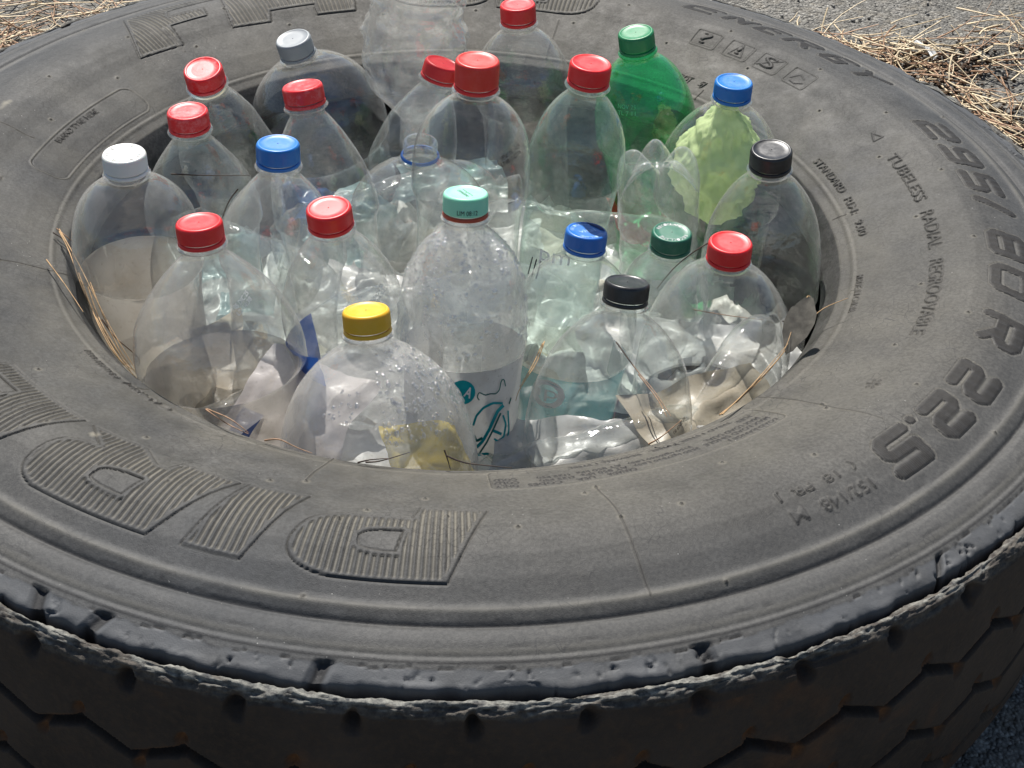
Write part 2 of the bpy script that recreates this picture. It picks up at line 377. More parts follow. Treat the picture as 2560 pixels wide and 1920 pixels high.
def curve(a, b, c, n=8):
    a, b, c = map(np.array, (a, b, c)); return [tuple((1 - t) ** 2 * a + 2 * t * (1 - t) * b + t * t * c) for t in np.linspace(0, 1, n)]
big_letter('P', [[(-86.9, .3545), (-90.3, .4165), (-99.0, .4165)] + curve((-99.6, .4163), (-102.9, .412), (-102.7, .396)) + curve((-102.6, .392), (-102.0, .370), (-98.6, .3672)) + [(-93.3, .3665), (-92.8, .3515)],
                 curve((-93.9, .380), (-97.9, .379), (-97.5, .390), 6) + curve((-97.4, .394), (-97.0, .398), (-94.3, .3978), 5)], 1)
big_letter('I', [[(-103.0, .3510), (-105.8, .4160), (-110.5, .4160), (-108.7, .3525)]], 2)
big_letter('R', [[(-109.6, .3535), (-113.5, .4165), (-124.2, .4165)] + curve((-124.8, .4163), (-127.1, .413), (-127.0, .398)) + curve((-127.0, .394), (-126.8, .370), (-123.1, .3693)) + [(-126.4, .3536), (-120.2, .3500), (-117.2, .3640), (-116.2, .3636), (-115.6, .3510)],
                 curve((-116.8, .381), (-121.1, .380), (-121.0, .391), 6) + curve((-121.0, .395), (-120.6, .3985), (-117.4, .3985), 5)], 3)
big_letter('E', [[(-127.6, .3532), (-131.4, .4165), (-143.5, .4165), (-142.9, .4030), (-136.8, .4020), (-136.3, .3930), (-142.0, .3925), (-141.5, .3790), (-135.6, .3780), (-135.1, .3680), (-141.0, .3672), (-140.3, .3532)]], 4)
big_letter('L', [[(-144.0, .3532), (-147.6, .4165), (-152.4, .4165), (-149.6, .3690), (-155.4, .3690), (-154.6, .3532)]], 5)
big_letter('L', [[(-156.4, .3532), (-160.0, .4165), (-163.6, .4165), (-161.6, .3700), (-163.7, .3690), (-163.7, .3532)]], 6)
big_letter('F', [[(141.6, .3550), (134.3, .3520), (133.6, .3800), (127.8, .3800), (127.2, .3965), (132.5, .3975), (131.6, .4100), (122.5, .4110), (121.5, .4310), (136.6, .4310)]], 7, .62)
big_letter('H', [[(125.7, .3560), (119.6, .3525), (118.9, .3670), (112.2, .3670), (112.4, .3520), (106.3, .3520), (104.6, .4310), (110.8, .4310), (111.2, .3900), (117.6, .3900), (116.9, .4310), (123.2, .4310)]], 8, .62)
big_letter('eight', [curve((100.5, .372), (100.5, .3525), (93, .3525)) + curve((93, .3525), (85.6, .3525), (85.6, .372)) + [(87, .391)] + curve((86, .410), (86, .4310), (93, .4310)) + curve((93, .4310), (100, .4310), (100, .410)) + [(99, .391)],
                     [(95.5, .362), (90.5, .362), (90.5, .380), (95.5, .380)], [(95.2, .402), (90.8, .402), (90.8, .420), (95.2, .420)]], 9, .62)
big_letter('five', [[(84.6, .3540), (84.6, .3680), (77.5, .3690), (77.2, .3830), (84.4, .3845), (83.4, .4310), (69.5, .4310), (70.0, .4150), (78.4, .4150), (78.8, .4000)] + curve((75.5, .400), (69.6, .400), (69.8, .3800)) + curve((69.9, .376), (70.2, .3540), (75.5, .3540))], 10, .62)
STROKES = {'2': [[(0, 1), (.85, 1), (1, .88), (1, .6), (.85, .5), (.15, .5), (0, .38), (0, 0), (1, 0)]], '9': [[(1, .48), (.15, .48), (0, .6), (0, .88), (.15, 1), (.85, 1), (1, .88), (1, .12), (.85, 0), (0, 0)]],
 '5': [[(1, 1), (0, 1), (0, .54), (.85, .54), (1, .42), (1, .12), (.85, 0), (0, 0)]], '/': [[(.1, 0), (.9, 1)]], '8': [[(.85, .52), (.15, .52), (0, .62), (0, .88), (.15, 1), (.85, 1), (1, .88), (1, .62), (.85, .52), (1, .4), (1, .12), (.85, 0), (.15, 0), (0, .12), (0, .4), (.15, .52)]],
 '0': [[(.15, 0), (0, .15), (0, .85), (.15, 1), (.85, 1), (1, .85), (1, .15), (.85, 0), (.15, 0)]], 'R': [[(0, 0), (0, 1), (.85, 1), (1, .88), (1, .6), (.85, .48), (0, .48)], [(.5, .48), (1, 0)]], 'E': [[(1, 1), (0, 1), (0, 0), (1, 0)], [(0, .5), (.9, .5)]],
 'N': [[(0, 0), (0, 1), (1, 0), (1, 1)]], 'G': [[(1, 1), (.15, 1), (0, .88), (0, .12), (.15, 0), (1, 0), (1, .45), (.5, .45)]], 'Y': [[(0, 1), (.5, .5), (1, 1)], [(.5, .5), (.5, 0)]], '.': [[(.5, .5), (.5, .5)]]}
def stroke_bitmap(ch, W, H, px, wd, shear):
    nx, ny = int(W / px) + 9, int(H / px) + 9
    gx, gy = np.meshgrid((np.arange(nx) - 3.5) * px, (np.arange(ny) - 3.5) * px, indexing='ij'); D_ = np.full(gx.shape, 1.)
    wi = W - shear * H - wd; hi = H - wd
    for P in STROKES[ch]:
        Q = [(wd / 2 + x * max(wi, 0) + shear * (wd / 2 + y * max(hi, 0)), wd / 2 + y * max(hi, 0)) for x, y in P]
        for (ax, ay), (bx, by) in zip(Q[:-1], Q[1:]):
            L2 = (bx - ax) ** 2 + (by - ay) ** 2 + 1e-12; t = np.clip(((gx - ax) * (bx - ax) + (gy - ay) * (by - ay)) / L2, 0, 1)
            D_ = np.minimum(D_, np.hypot((gx - ax - t * (bx - ax)) , gy - ay - t * (by - ay)))
    return (D_ < wd / 2).astype(np.float32)
def bold_text(txt, a, b, r0, r1, own):
    rm = (r0 + r1) / 2; W = math.radians(a - b) * rm; px = .0003
    B = stroke_bitmap(txt, W, r1 - r0, px, min(.0080 if r0 < .398 else .0072, W * .98), .16 if txt != '.' else 0)
    stamp(blur(np.clip(dil(B, 4) - B, 0, 1), 1), px, a, r0, rm, -.0004, .10, .05)
    stamp(blur(np.clip(dil(B, 5) - dil(B, 4), 0, 1), 1), px, a, r0, rm, .0005, .8, 0)
    ribs = np.zeros_like(B); ribs[(np.arange(B.shape[0]) % 5) < 2] = 1
    stamp(blur(B, 1), px, a, r0, rm, .0007, 0, .60 if r0 < .395 else .75, own); stamp(B * ribs, px, a, r0, rm, -.0006, 0, .35)
    LETTERS[own] = txt
o_ = 11
for ch, a, b in (('E', 59.0, 54.0), ('N', 53.2, 49.0), ('E', 48.4, 44.4), ('R', 43.8, 39.0), ('G', 38.0, 33.8), ('Y', 33.4, 28.2)):
    bold_text(ch, a, b, .3990, .4310, o_); o_ += 1
for ch, a, b in (('2', 17.8, 12.2), ('9', 11.6, 6.4), ('5', 5.6, .4), ('/', .0, -3.8), ('8', -7.2, -13.0), ('0', -14.0, -20.0), ('R', -23.3, -29.4), ('2', -33.0, -38.3), ('2', -39.0, -44.3), ('5', -46.0, -51.6)):
    bold_text(ch, a, b, .3895, .4200, o_); o_ += 1
bold_text('.', -44.6, -45.6, .3895, .3950, o_)
T = text_on_tyre
T('STANDARD', 18.3, 8.4, .3060, .3122); T('RIM:', 6.6, 2.2, .3060, .3122); T('9.00', .4, -3.7, .3055, .3117)
T('TUBELESS', 12.1, .4, .3500, .3590); T('RADIAL', -2.1, -10.8, .3500, .3590); T('REGROOVABLE', -13.3, -29.8, .3498, .3590)
T('MADE IN CHINA', -13.8, -23.4, .3012, .3062, dark=.5); T('DOT', 51.3, 48.6, .3095, .3165, shear=.3); T('5J', 47.3, 46.0, .3095, .3165, shear=.3)
T('152/148', -53.9, -59.4, .4075, .4160); T('M', -61.0, -62.4, .4075, .4160); T('(  18  PR  J', -53.8, -62.4, .3925, .4005)
T('BRAND TYRE HERE', 165.6, 155.3, .3268, .3318, dark=.6); T('C154801', -126.2, -134.6, .2992, .3045, dark=.6, shear=.3); T('P-BVLAW W11', -135.6, -143.1, .3012, .3058, dark=.6, shear=.3)
T('*', -39.9, -41.9, .3485, .3575)
yy = [(.3228, .3268), (.3175, .3215), (.3120, .3160), (.3055, .3090), (.3010, .3042)]
for k, row in enumerate([[('LOAD RANGE J', -51.6, -58.6), ('CANADA', -70.3, -73.6), ('USA', -75.0, -77.0), ('CODES', -78.6, -82.2), ('ONLY', -83.2, -85.6)],
                         [('MAX LOAD SINGLE', -51.8, -61.2), ('3550 kg(7830 LBS)', -62.0, -70.0), ('AT 850 kPa', -70.9, -76.2), ('(123 PSI)', -77.0, -80.8), ('COLD', -83.0, -85.6)],
                         [('MAX LOAD DUAL', -52.3, -60.4), ('3150 kg(6940 LBS)', -62.3, -70.3), ('AT 850 kPa', -71.2, -76.4), ('(123 PSI)', -77.2, -80.9), ('COLD', -83.1, -85.6)],
                         [('PLIES:', -52.2, -54.5)], [('TREAD 1 STEEL 3 STEEL', -54.6, -66.4), ('SIDEWALL 1 STEEL', -67.6, -76.6)]]):
    for tx, a, b in row: T(tx, a, b, yy[k][0], yy[k][1], h=.0006, dark=.55, px=.0002)
def ring_box(a, b, r0, r1, rad=.008, wd=.0007, h=.0006, dark=.4, dust=.3):
    rm = (r0 + r1) / 2; px = .0003; W = math.radians(a - b) * rm; H = r1 - r0
    nx, ny = int(W / px) + 8, int(H / px) + 8
    gx, gy = np.meshgrid((np.arange(nx) + .5 - 4) * px, (np.arange(ny) + .5 - 4) * px, indexing='ij')
    qx = np.abs(gx - W / 2) - (W / 2 - rad); qy = np.abs(gy - H / 2) - (H / 2 - rad)
    d = np.hypot(np.maximum(qx, 0), np.maximum(qy, 0)) + np.minimum(np.maximum(qx, qy), 0) - rad
    B = np.clip(1.2 - np.abs(d + wd) / wd, 0, 1).astype(np.float32)
    stamp(B, px, a, r0, rm, h, dust, 0); stamp(np.clip(1.2 - np.abs(d + wd * 2.4) / (wd * .9), 0, 1), px, a, r0, rm, -h * .5, 0, dark)
ring_box(173.4, 147.4, .3050, .3352, .010); ring_box(-50.2, -86.3, .2970, .3305, .006)
for a, r0_ in ((53.8, .3505), (48.2, .3505), (42.6, .3505), (37.0, .3505)): ring_box(a, a - 4.2, r0_, .3705, .003, .0006, .0007, .5, .1)
T('?', 52.6, 51.0, .3545, .3675); T('!', 46.5, 45.7, .3560, .3650); T('S', 41.8, 39.6, .3545, .3675)
def line_polar(pts, wd=.0007, h=.0006, dark=.6, dust=0.):
    """thin raised line through (deg, r) points"""
    for (a0, r0), (a1, r1) in zip(pts[:-1], pts[1:]):
        lo, hi = min(a0, a1) - .5, max(a0, a1) + .5; rl, rh = min(r0, r1) - .003, max(r0, r1) + .003
        ii = np.where((TH > lo) & (TH < hi))[0]; jj = np.where((prr > rl) & (prr < rh) & (pzz > -.003))[0]
        if not len(ii) or not len(jj): continue
        sl2 = np.s_[ii[0]:ii[-1] + 1, jj[0]:jj[-1] + 1]
        rm = (r0 + r1) / 2; x = np.radians(TT[sl2]) * rm; y = RR[sl2]
        ax, bx = math.radians(a0) * rm, math.radians(a1) * rm
        L2 = (bx - ax) ** 2 + (r1 - r0) ** 2 + 1e-12
        t = np.clip(((x - ax) * (bx - ax) + (y - r0) * (r1 - r0)) / L2, 0, 1)
        d = np.hypot(x - ax - t * (bx - ax), y - r0 - t * (r1 - r0))
        v = np.clip(1.3 - d / wd, 0, 1)
        Hh[sl2] = np.maximum(Hh[sl2], v * h); DARK[sl2] = np.maximum(DARK[sl2], v * dark)
        if dust: v2 = np.clip(1.3 - d / (wd * 2.5), 0, 1); DUST_LIT[sl2] = np.maximum(DUST_LIT[sl2], v2 * dust)
line_polar([(36.1, .357), (35.2, .364), (34.1, .361)]); line_polar([(33.8, .357), (34.8, .3535), (35.8, .3545)]); line_polar([(47.2, .354), (46.1, .368), (45.0, .354), (47.2, .354)]); line_polar([(42.2, .355), (39.2, .368)])
line_polar([(17.9, .3560), (16.2, .3600), (16.2, .3525), (17.9, .3560)], h=.0008)
for a, r0_, r1_ in ((-75.85, .3392, .4337), (-46.8, .290, .3807), (-104.7, .2900, .3378), (-163.6, .290, .3340), (167.0, .3440, .3711), (105.7, .2985, .3421), (74.7, .2985, .3441), (45.8, .2980, .3090), (-17.5, .2990, .3045), (-132.6, .291, .300), (135.0, .343, .372), (3.0, .293, .303)):
    line_polar([(a + .08 * math.sin(k), r0_ + (r1_ - r0_) * k / 6) for k in range(7)], .00055, .0007, .85, .25)
    Hh[:] += 0
rs = random.Random(3)
def pip(a, r, s=.0010, h=.0012, dark=.95):
    ii = np.where(np.abs(TH - a) < .6)[0]; jj = np.where(np.abs(prr - r) < .004)[0]
    if not len(ii) or not len(jj): return
    sl2 = np.s_[ii[0]:ii[-1] + 1, jj[0]:jj[-1] + 1]
    d = np.hypot(np.radians(TT[sl2] - a) * r, RR[sl2] - r)
    Hh[sl2] += np.clip(1.4 - d / s, 0, 1) * h; DARK[sl2] = np.maximum(DARK[sl2], np.clip(1.5 - d / s, 0, 1) * dark); DUST_LIT[sl2] = np.maximum(DUST_LIT[sl2], np.clip(1.5 - d / (s * 2.2), 0, 1) * .45)
for k in range(24):
    for r_ in (.345, .3785, .4335):
        if r_ > .43 and k % 2: continue
        pip(-160 + k * 15 + rs.uniform(-1, 1) + (7 if r_ < .35 else 0), r_ + rs.uniform(-.002, .002))
for a, r_ in ((-46.7, .3384), (-75.8, .3809), (-75.8, .3392), (-104.6, .3378), (-163.6, .334), (-90.4, .367), (-97.5, .366)): pip(a, r_)
X0, Y0 = np.cos(np.radians(TT)) * RR, np.sin(np.radians(TT)) * RR
Zn = np.zeros_like(X0)
# slots, cracks and buffed patches of the worn shoulder
shoulder = sstep(.4655, .4690, RR) * (pzz[None] > .010)
for a in (-98.0, -112.9, -73.7, -54.5, -117.6, -128, -140, -38, -22, -5, 12, 30, 66, 92, 118, 140, 160, -154):
    wdt = rs.uniform(.35, .75); sk = rs.uniform(-120, 60)
    v = np.clip(1.3 - np.abs(TT - a - (RR - .471) * sk) / wdt, 0, 1) * sstep(.4655, .467, RR)
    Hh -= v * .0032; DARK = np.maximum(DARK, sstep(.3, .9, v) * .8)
nz = fbm(X0, Y0, Zn, .010, 3, 5)
wavy = .4668 + nz * .0022
crk = np.clip(1 - np.abs(RR - wavy) / .0006, 0, 1) * (vnoise(X0, Y0, Zn, .012, 9) > -.05) * (RR > .464)
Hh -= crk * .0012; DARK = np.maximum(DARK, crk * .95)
BLU = sstep(0, .001, RR - wavy) * (RR > .4645) * (.75 + .25 * fbm(X0, Y0, Zn, .02, 2, 21)); Hh -= BLU * .0003
chip = np.clip(fbm(X0, Y0, Zn, .0045, 3, 31) - .40, 0, 1) * sstep(.466, .470, RR)
Hh -= chip * .006
# hairline weather cracks along the crest and in the ridge
for rc, sd_ in ((.4300, 41), (.4545, 43), (.4395, 47)):
    c = np.clip(1 - np.abs(RR - rc - fbm(X0, Y0, Zn, .03, 3, sd_) * .0022) / .0005, 0, 1) * (vnoise(X0, Y0, Zn, .018, sd_) > .25)
    DARK = np.maximum(DARK, c * .45); Hh -= c * .0003
# uneven moulding, dust, and light and shade painted on the rings
Hh += fbm(X0, Y0, Zn, .05, 2, 2) * .0003 + fbm(X0, Y0, Zn, .003, 2, 3) * .00005
DUST_LIT = np.clip(DUST_LIT + np.clip(.34 - (RR - .29) * 2.6, 0, .3) * (.6 + .7 * fbm(X0, Y0, Zn, .03, 3, 11)) * (pzz[None] > 0), 0, 1)
bead_in = (prr < .2895)[None] * np.ones_like(TT); DARK = np.maximum(DARK, 0)
DUST_LIT = np.clip(DUST_LIT + np.exp(-((RR - .3000) / .0016) ** 2) * .12 + np.exp(-((RR - .4333) / .0020) ** 2) * .50 * (.7 + .5 * fbm(X0, Y0, Zn, .02, 2, 61)) + np.exp(-((RR - .4575) / .002) ** 2) * .25, 0, 1)  # rings lightened in colour so bead step, crest and ridge look lit
BLU = np.maximum(BLU, sstep(.375, .43, RR) * .28)
DARK = np.maximum(DARK, np.exp(-((RR - .4410) / .0012) ** 2) * .35 + np.exp(-((RR - .4637) / .0006) ** 2) * .5)  # shade painted into the groove beside the crest and the shoulder line
# droppings
def blotch(a, r, sa, sr, amt=.9):
    global DUST_LIT
    d = np.hypot(np.radians(TT - a) * r / sa, (RR - r) / sr) + fbm(X0, Y0, Zn, .004, 2, 71) * .5
    DUST_LIT = np.maximum(DUST_LIT, np.clip(1.3 - d, 0, 1) * amt)
blotch(162.9, .3805, .009, .003); blotch(-124.9, .3665, .0035, .003)
rim_w = sstep(.472, .4765, prr)[None] * fbm(X0, Y0, Zn, .014, 3, 81) * .0026
Rf = RR + NR[None] * Hh + rim_w; Zf = pzz[None] + NZ[None] * Hh + sstep(.472, .4765, prr)[None] * fbm(X0, Y0, Zn, .02, 2, 82) * .0012
TV = np.stack([np.cos(np.radians(TT)) * Rf, np.sin(np.radians(TT)) * Rf, Zf + GZ], -1).reshape(-1, 3)
TC = np.stack([DUST_LIT, DARK, BLU], -1).reshape(-1, 3)
ii = np.arange(NT_)[:, None]; jj = np.arange(NS - 1)[None]; i2 = (ii + 1) % NT_
TF = np.stack([ii * NS + jj, ii * NS + jj + 1, i2 * NS + jj + 1, i2 * NS + jj], -1).reshape(-1, 4)[:, ::-1]
fo = OWN.reshape(-1)[TF[:, 0]]
tyre = empty('truck_tyre'); tag(tyre, 'large worn truck tyre lying flat on the asphalt, filled with plastic bottles', 'tyre')
for k in np.unique(fo):
    f = TF[fo == k]; u, inv = np.unique(f, return_inverse=True)
    ob = mesh('sidewall' if k == 0 else 'raised_letter', TV[u], inv.reshape(f.shape), M_SIDE, tyre, True, TC[u])
    if k: ob['label'] = 'raised %s %s on the sidewall' % ('figure' if LETTERS[int(k)] in '2958/0.eightfive' else 'letter', LETTERS[int(k)]) if LETTERS[int(k)] != '.' else 'raised point on the sidewall'
del TV, TC, TF, X0, Y0, Zn

# ---- tread: gap, torn shoulder rib, running face with zigzag grooves
TP = [(.4775, -.0010), (.4788, -.0005), (.4802, .0000), (.4807, .0080), (.4812, .0120), (.4838, .0134), (.4872, .0110), (.4893, .0070), (.4905, .000), (.4925, -.02), (.4945, -.045), (.4962, -.095), (.4945, -.145), (.4905, -.185), (.4870, -.197), (.4800, -.2005)]
TPa = np.array(TP); sg = np.concatenate([[0], np.cumsum(np.hypot(*np.diff(TPa, axis=0).T))])
s2 = np.concatenate([np.linspace(0, .024, 36, endpoint=False), np.linspace(.024, .150, 130, endpoint=False), np.linspace(.150, sg[-1], 34)])
tr_, tz_ = np.interp(s2, sg, TPa[:, 0]), np.interp(s2, sg, TPa[:, 1])
gr, gz = np.gradient(tr_), np.gradient(tz_); gl_ = np.hypot(gr, gz); tnr, tnz = -gz / gl_, gr / gl_
tnr, tnz = np.where(True, -gz / gl_, 0), gr / gl_
TH2 = np.concatenate([arc(-150, -135, .2), arc(-135, -42, .085), arc(-42, -20, .2), arc(-20, 210, .7)])
A2, _ = np.meshgrid(TH2, s2, indexing='ij'); Z2 = np.broadcast_to(tz_, A2.shape); R2 = np.broadcast_to(tr_, A2.shape)
X2, Y2 = np.cos(np.radians(A2)) * R2, np.sin(np.radians(A2)) * R2
PER = 360 / 51
def tri(ph):   # 0 at low node, 1 at high node
    q = np.mod(ph, 1.0); return np.where(q < .54, q / .54, (1 - q) / .46)
H2 = np.zeros_like(A2); tor = np.zeros_like(A2); drk = np.zeros_like(A2); rst = np.zeros_like(A2)
ph = (A2 + 117.0) / PER
for zc, am, off, wd in ((-.0485, .0150, 0, .0068), (-.1030, .0150, 0, .0070), (-.1560, .0150, .5, .0068)):
    ztop = zc + tri(ph + off) * am
    dd = ztop - Z2 + fbm(X2, Y2, Z2, .004, 2, 7) * .0006
    g = sstep(0, .0012, dd) * (1 - sstep(wd, wd + .0022, dd))
    H2 -= g * .0075; drk = np.maximum(drk, g * .8)
    q = np.mod(ph + off, 1.0)
    edge = np.clip(1 - np.abs(dd - .001) / .0026, 0, 1) * (q > .03) * (q < .56); rst = np.maximum(rst, edge * (.55 + .45 * fbm(X2, Y2, Z2, .003, 2, 8)))
    for qn, du, zz_ in ((.50, .10, .0045), (.06, .05, -.011)):
        d = np.hypot(((q - qn + .5) % 1 - .5) * PER * math.pi / 180 * .49 / .0036, (Z2 - (ztop + zz_)) / .0045)
        v = np.clip(1.35 - d, 0, 1); H2 -= v * .004; rst = np.maximum(rst, v * .9)
# round holes and scallops under the torn rib, at the low nodes
q = (np.mod(ph + .5, 1.0) - .5) * PER * math.pi / 180 * .49
hj = fbm(X2, Y2, Z2, .008, 3, 191) * .45; hole = np.clip(1.4 - np.hypot((q + .003 * vnoise(X2, Y2, Z2 * 0, .06, 192)) / .0046, (Z2 - .0000) / .0060) + hj, 0, 1) * (R2 > .485); H2 -= sstep(0, 1, hole) * .0045; drk = np.maximum(drk, hole * .45)
sv_ = .6 + .6 * (vnoise(X2, Y2, Z2 * 0, .05, 199) + .3); scal = np.clip(1.5 - np.hypot((q - .001) / (.0052 * sv_ + .0012), (Z2 - .0040) / .0055), 0, 1) * (R2 > .4815)
H2 -= sstep(0, 1, scal) * .0042
U2 = np.radians(A2) * .49; rough = fbm(U2 * .55, Z2 * 2.2, R2 * 2.2, .006, 4, 91); rough2 = fbm(U2 * .5, Z2 * 2.6, R2 * 2.6, .0028, 3, 92)
zl = .0056 + rough * .0045 + .0022 * vnoise(X2, Y2, Z2 * 0, .09, 98)
t_ = sstep(zl - .0016, zl + .0006, Z2) * (R2 > .4800) * (1 - sstep(.2, .8, scal))
tor = t_ * (.26 + .74 * sstep(-.35, .55, rough2 * 1.2 + (Z2 - .0118) * 230 + fbm(X2, Y2, Z2, .03, 2, 190) * .8)); H2 += t_ * (rough * .0030 + rough2 * .0011 - .0012 * np.abs(vnoise(X2, Y2, Z2 * 2, .012, 97)))
H2 += (1 - t_) * (R2 > .485) * (fbm(X2, Y2, Z2, .05, 2, 93) * .0006 + rough2 * .00015)
brk = sstep(.45, .52, vnoise(X2, Y2, Z2 * 0, .045, 95)) * (Z2 > .004) * (R2 > .4800); H2 -= brk * .003
gap = (R2 < .4803) * 1.0; drk = np.maximum(drk, gap)
dirt = sstep(-.15, -.205, Z2) * .35 * (.5 + fbm(X2, Y2, Z2, .02, 4, 96)) + np.clip(fbm(X2, Y2, Z2, .03, 4, 97) - .25, 0, .5)
rst = np.clip(rst + np.clip(dirt, 0, .5) * (Z2 < 0), 0, 1) * (1 - t_)
drk *= (1 - t_)
Rf = R2 + tnr * H2; Zf = Z2 + tnz * H2 * (R2 > .4800)
n2, m2 = A2.shape
V2 = np.stack([np.cos(np.radians(A2)) * Rf, np.sin(np.radians(A2)) * Rf, Zf + GZ], -1).reshape(-1, 3)
i_ = np.arange(n2)[:, None]; j_ = np.arange(m2 - 1)[None]; k2 = (i_ + 1) % n2
F2 = np.stack([i_ * m2 + j_, i_ * m2 + j_ + 1, k2 * m2 + j_ + 1, k2 * m2 + j_], -1).reshape(-1, 4)[:, ::-1]
mesh('tread', V2, F2, M_TREAD, tyre, True, np.stack([tor, drk, rst], -1).reshape(-1, 3))
def lathe_pts(P, n=96):
    a = np.linspace(0, 2 * np.pi, n, endpoint=False); P = np.array(P)
    V = np.stack([P[:, 0][:, None] * np.cos(a), P[:, 0][:, None] * np.sin(a), np.broadcast_to(P[:, 1][:, None], (len(P), n))], -1)
    return V.reshape(-1, 3), grid_faces(len(P), n, True)
V_, F_ = lathe_pts([(.2800, GZ - .026), (.2850, GZ - .031), (.296, GZ - .030), (.315, GZ - .018), (.35, GZ - .002), (.39, GZ + .004), (.43, GZ - .002), (.455, GZ - .03), (.465, GZ - .095), (.455, .06), (.43, .03), (.38, .022), (.33, .03), (.30, .05), (.2850, .056), (.2835, .05)], 160)
mesh('inner_liner', V_, F_[:, ::-1], M_LINER, tyre)
V_, F_ = lathe_pts([(.2835, .05), (.2835, .034), (.290, .030), (.32, .016), (.36, .005), (.40, .002), (.433, .004), (.441, .009), (.462, .012), (.4800, .0205)], 200)
mesh('lower_sidewall', V_, F_, M_SIDE, tyre, True, np.zeros((len(V_), 3)))

# ================================================================ GROUND
def ground_h(x, y):
    z = x * 0
    return fbm(x, y, z, .5, 2, 201) * .004 + fbm(x, y, z, .035, 2, 203) * .0012 + np.abs(fbm(x, y, z, .011, 2, 204)) * .0022 - .004
gx = np.concatenate([[-150, -60, -20, -6, -3], np.linspace(-1.3, 1.6, 300), [3, 6, 20, 60, 150]]); gy = np.concatenate([[-150, -60, -20, -6, -2.5], np.linspace(-.7, 2.0, 280), [3.5, 6, 20, 60, 150]])
GX, GY = np.meshgrid(gx, gy, indexing='ij'); near = (np.abs(GX) < 2.5) & (GY < 3) & (GY > -2)
GZg = np.where(near, ground_h(GX, GY), -.003)
g = mesh('ground', np.stack([GX, GY, GZg], -1).reshape(-1, 3), grid_faces(len(gx), len(gy)), M_ASPH); tag(g, kind='structure')
mesh_dirt = None

# ---------------------------------------------------------------- needles
def tube(pts, rad, n=5, taper=.35):
    """verts, faces of a thin tapering tube through points (smoothed)"""
    P = np.array(pts, float)
    if len(P) > 2:
        t = np.linspace(0, len(P) - 1, (len(P) - 1) * 4 + 1); out = []
        for u in t:
            i = min(int(u), len(P) - 2); f = u - i
            p0, p1, p2, p3 = P[max(i - 1, 0)], P[i], P[i + 1], P[min(i + 2, len(P) - 1)]
            out.append(.5 * ((2 * p1) + (p2 - p0) * f + (2 * p0 - 5 * p1 + 4 * p2 - p3) * f ** 2 + (3 * p1 - p0 - 3 * p2 + p3) * f ** 3))
        P = np.array(out)
    m = len(P); V = []; d = np.gradient(P, axis=0); d /= np.linalg.norm(d, axis=1)[:, None] + 1e-9
    up = np.array([0, 0, 1.]) if abs(d[0][2]) < .8 else np.array([1., 0, 0])
    for k in range(m):
        s_ = np.cross(d[k], up); s_ /= np.linalg.norm(s_) + 1e-9; u_ = np.cross(s_, d[k])
        rr = rad * (1 - (1 - taper) * k / (m - 1))
        for a in np.linspace(0, 2 * np.pi, n, endpoint=False): V.append(P[k] + rr * (math.cos(a) * s_ + math.sin(a) * u_))
    return np.array(V), grid_faces(m, n, True)
M_STRAW = flat('dry_straw_needle', (.64, .52, .34), .55, .35, 300); M_RUST = flat('brown_pine_needle', (.34, .205, .12), .55, .4, 300); M_DARKN = flat('dark_dead_needle', (.055, .035, .025), .6, .4, 300)
M_STRAWR = flat('tan_pine_needle', (.46, .29, .14), .55, .45, 60)
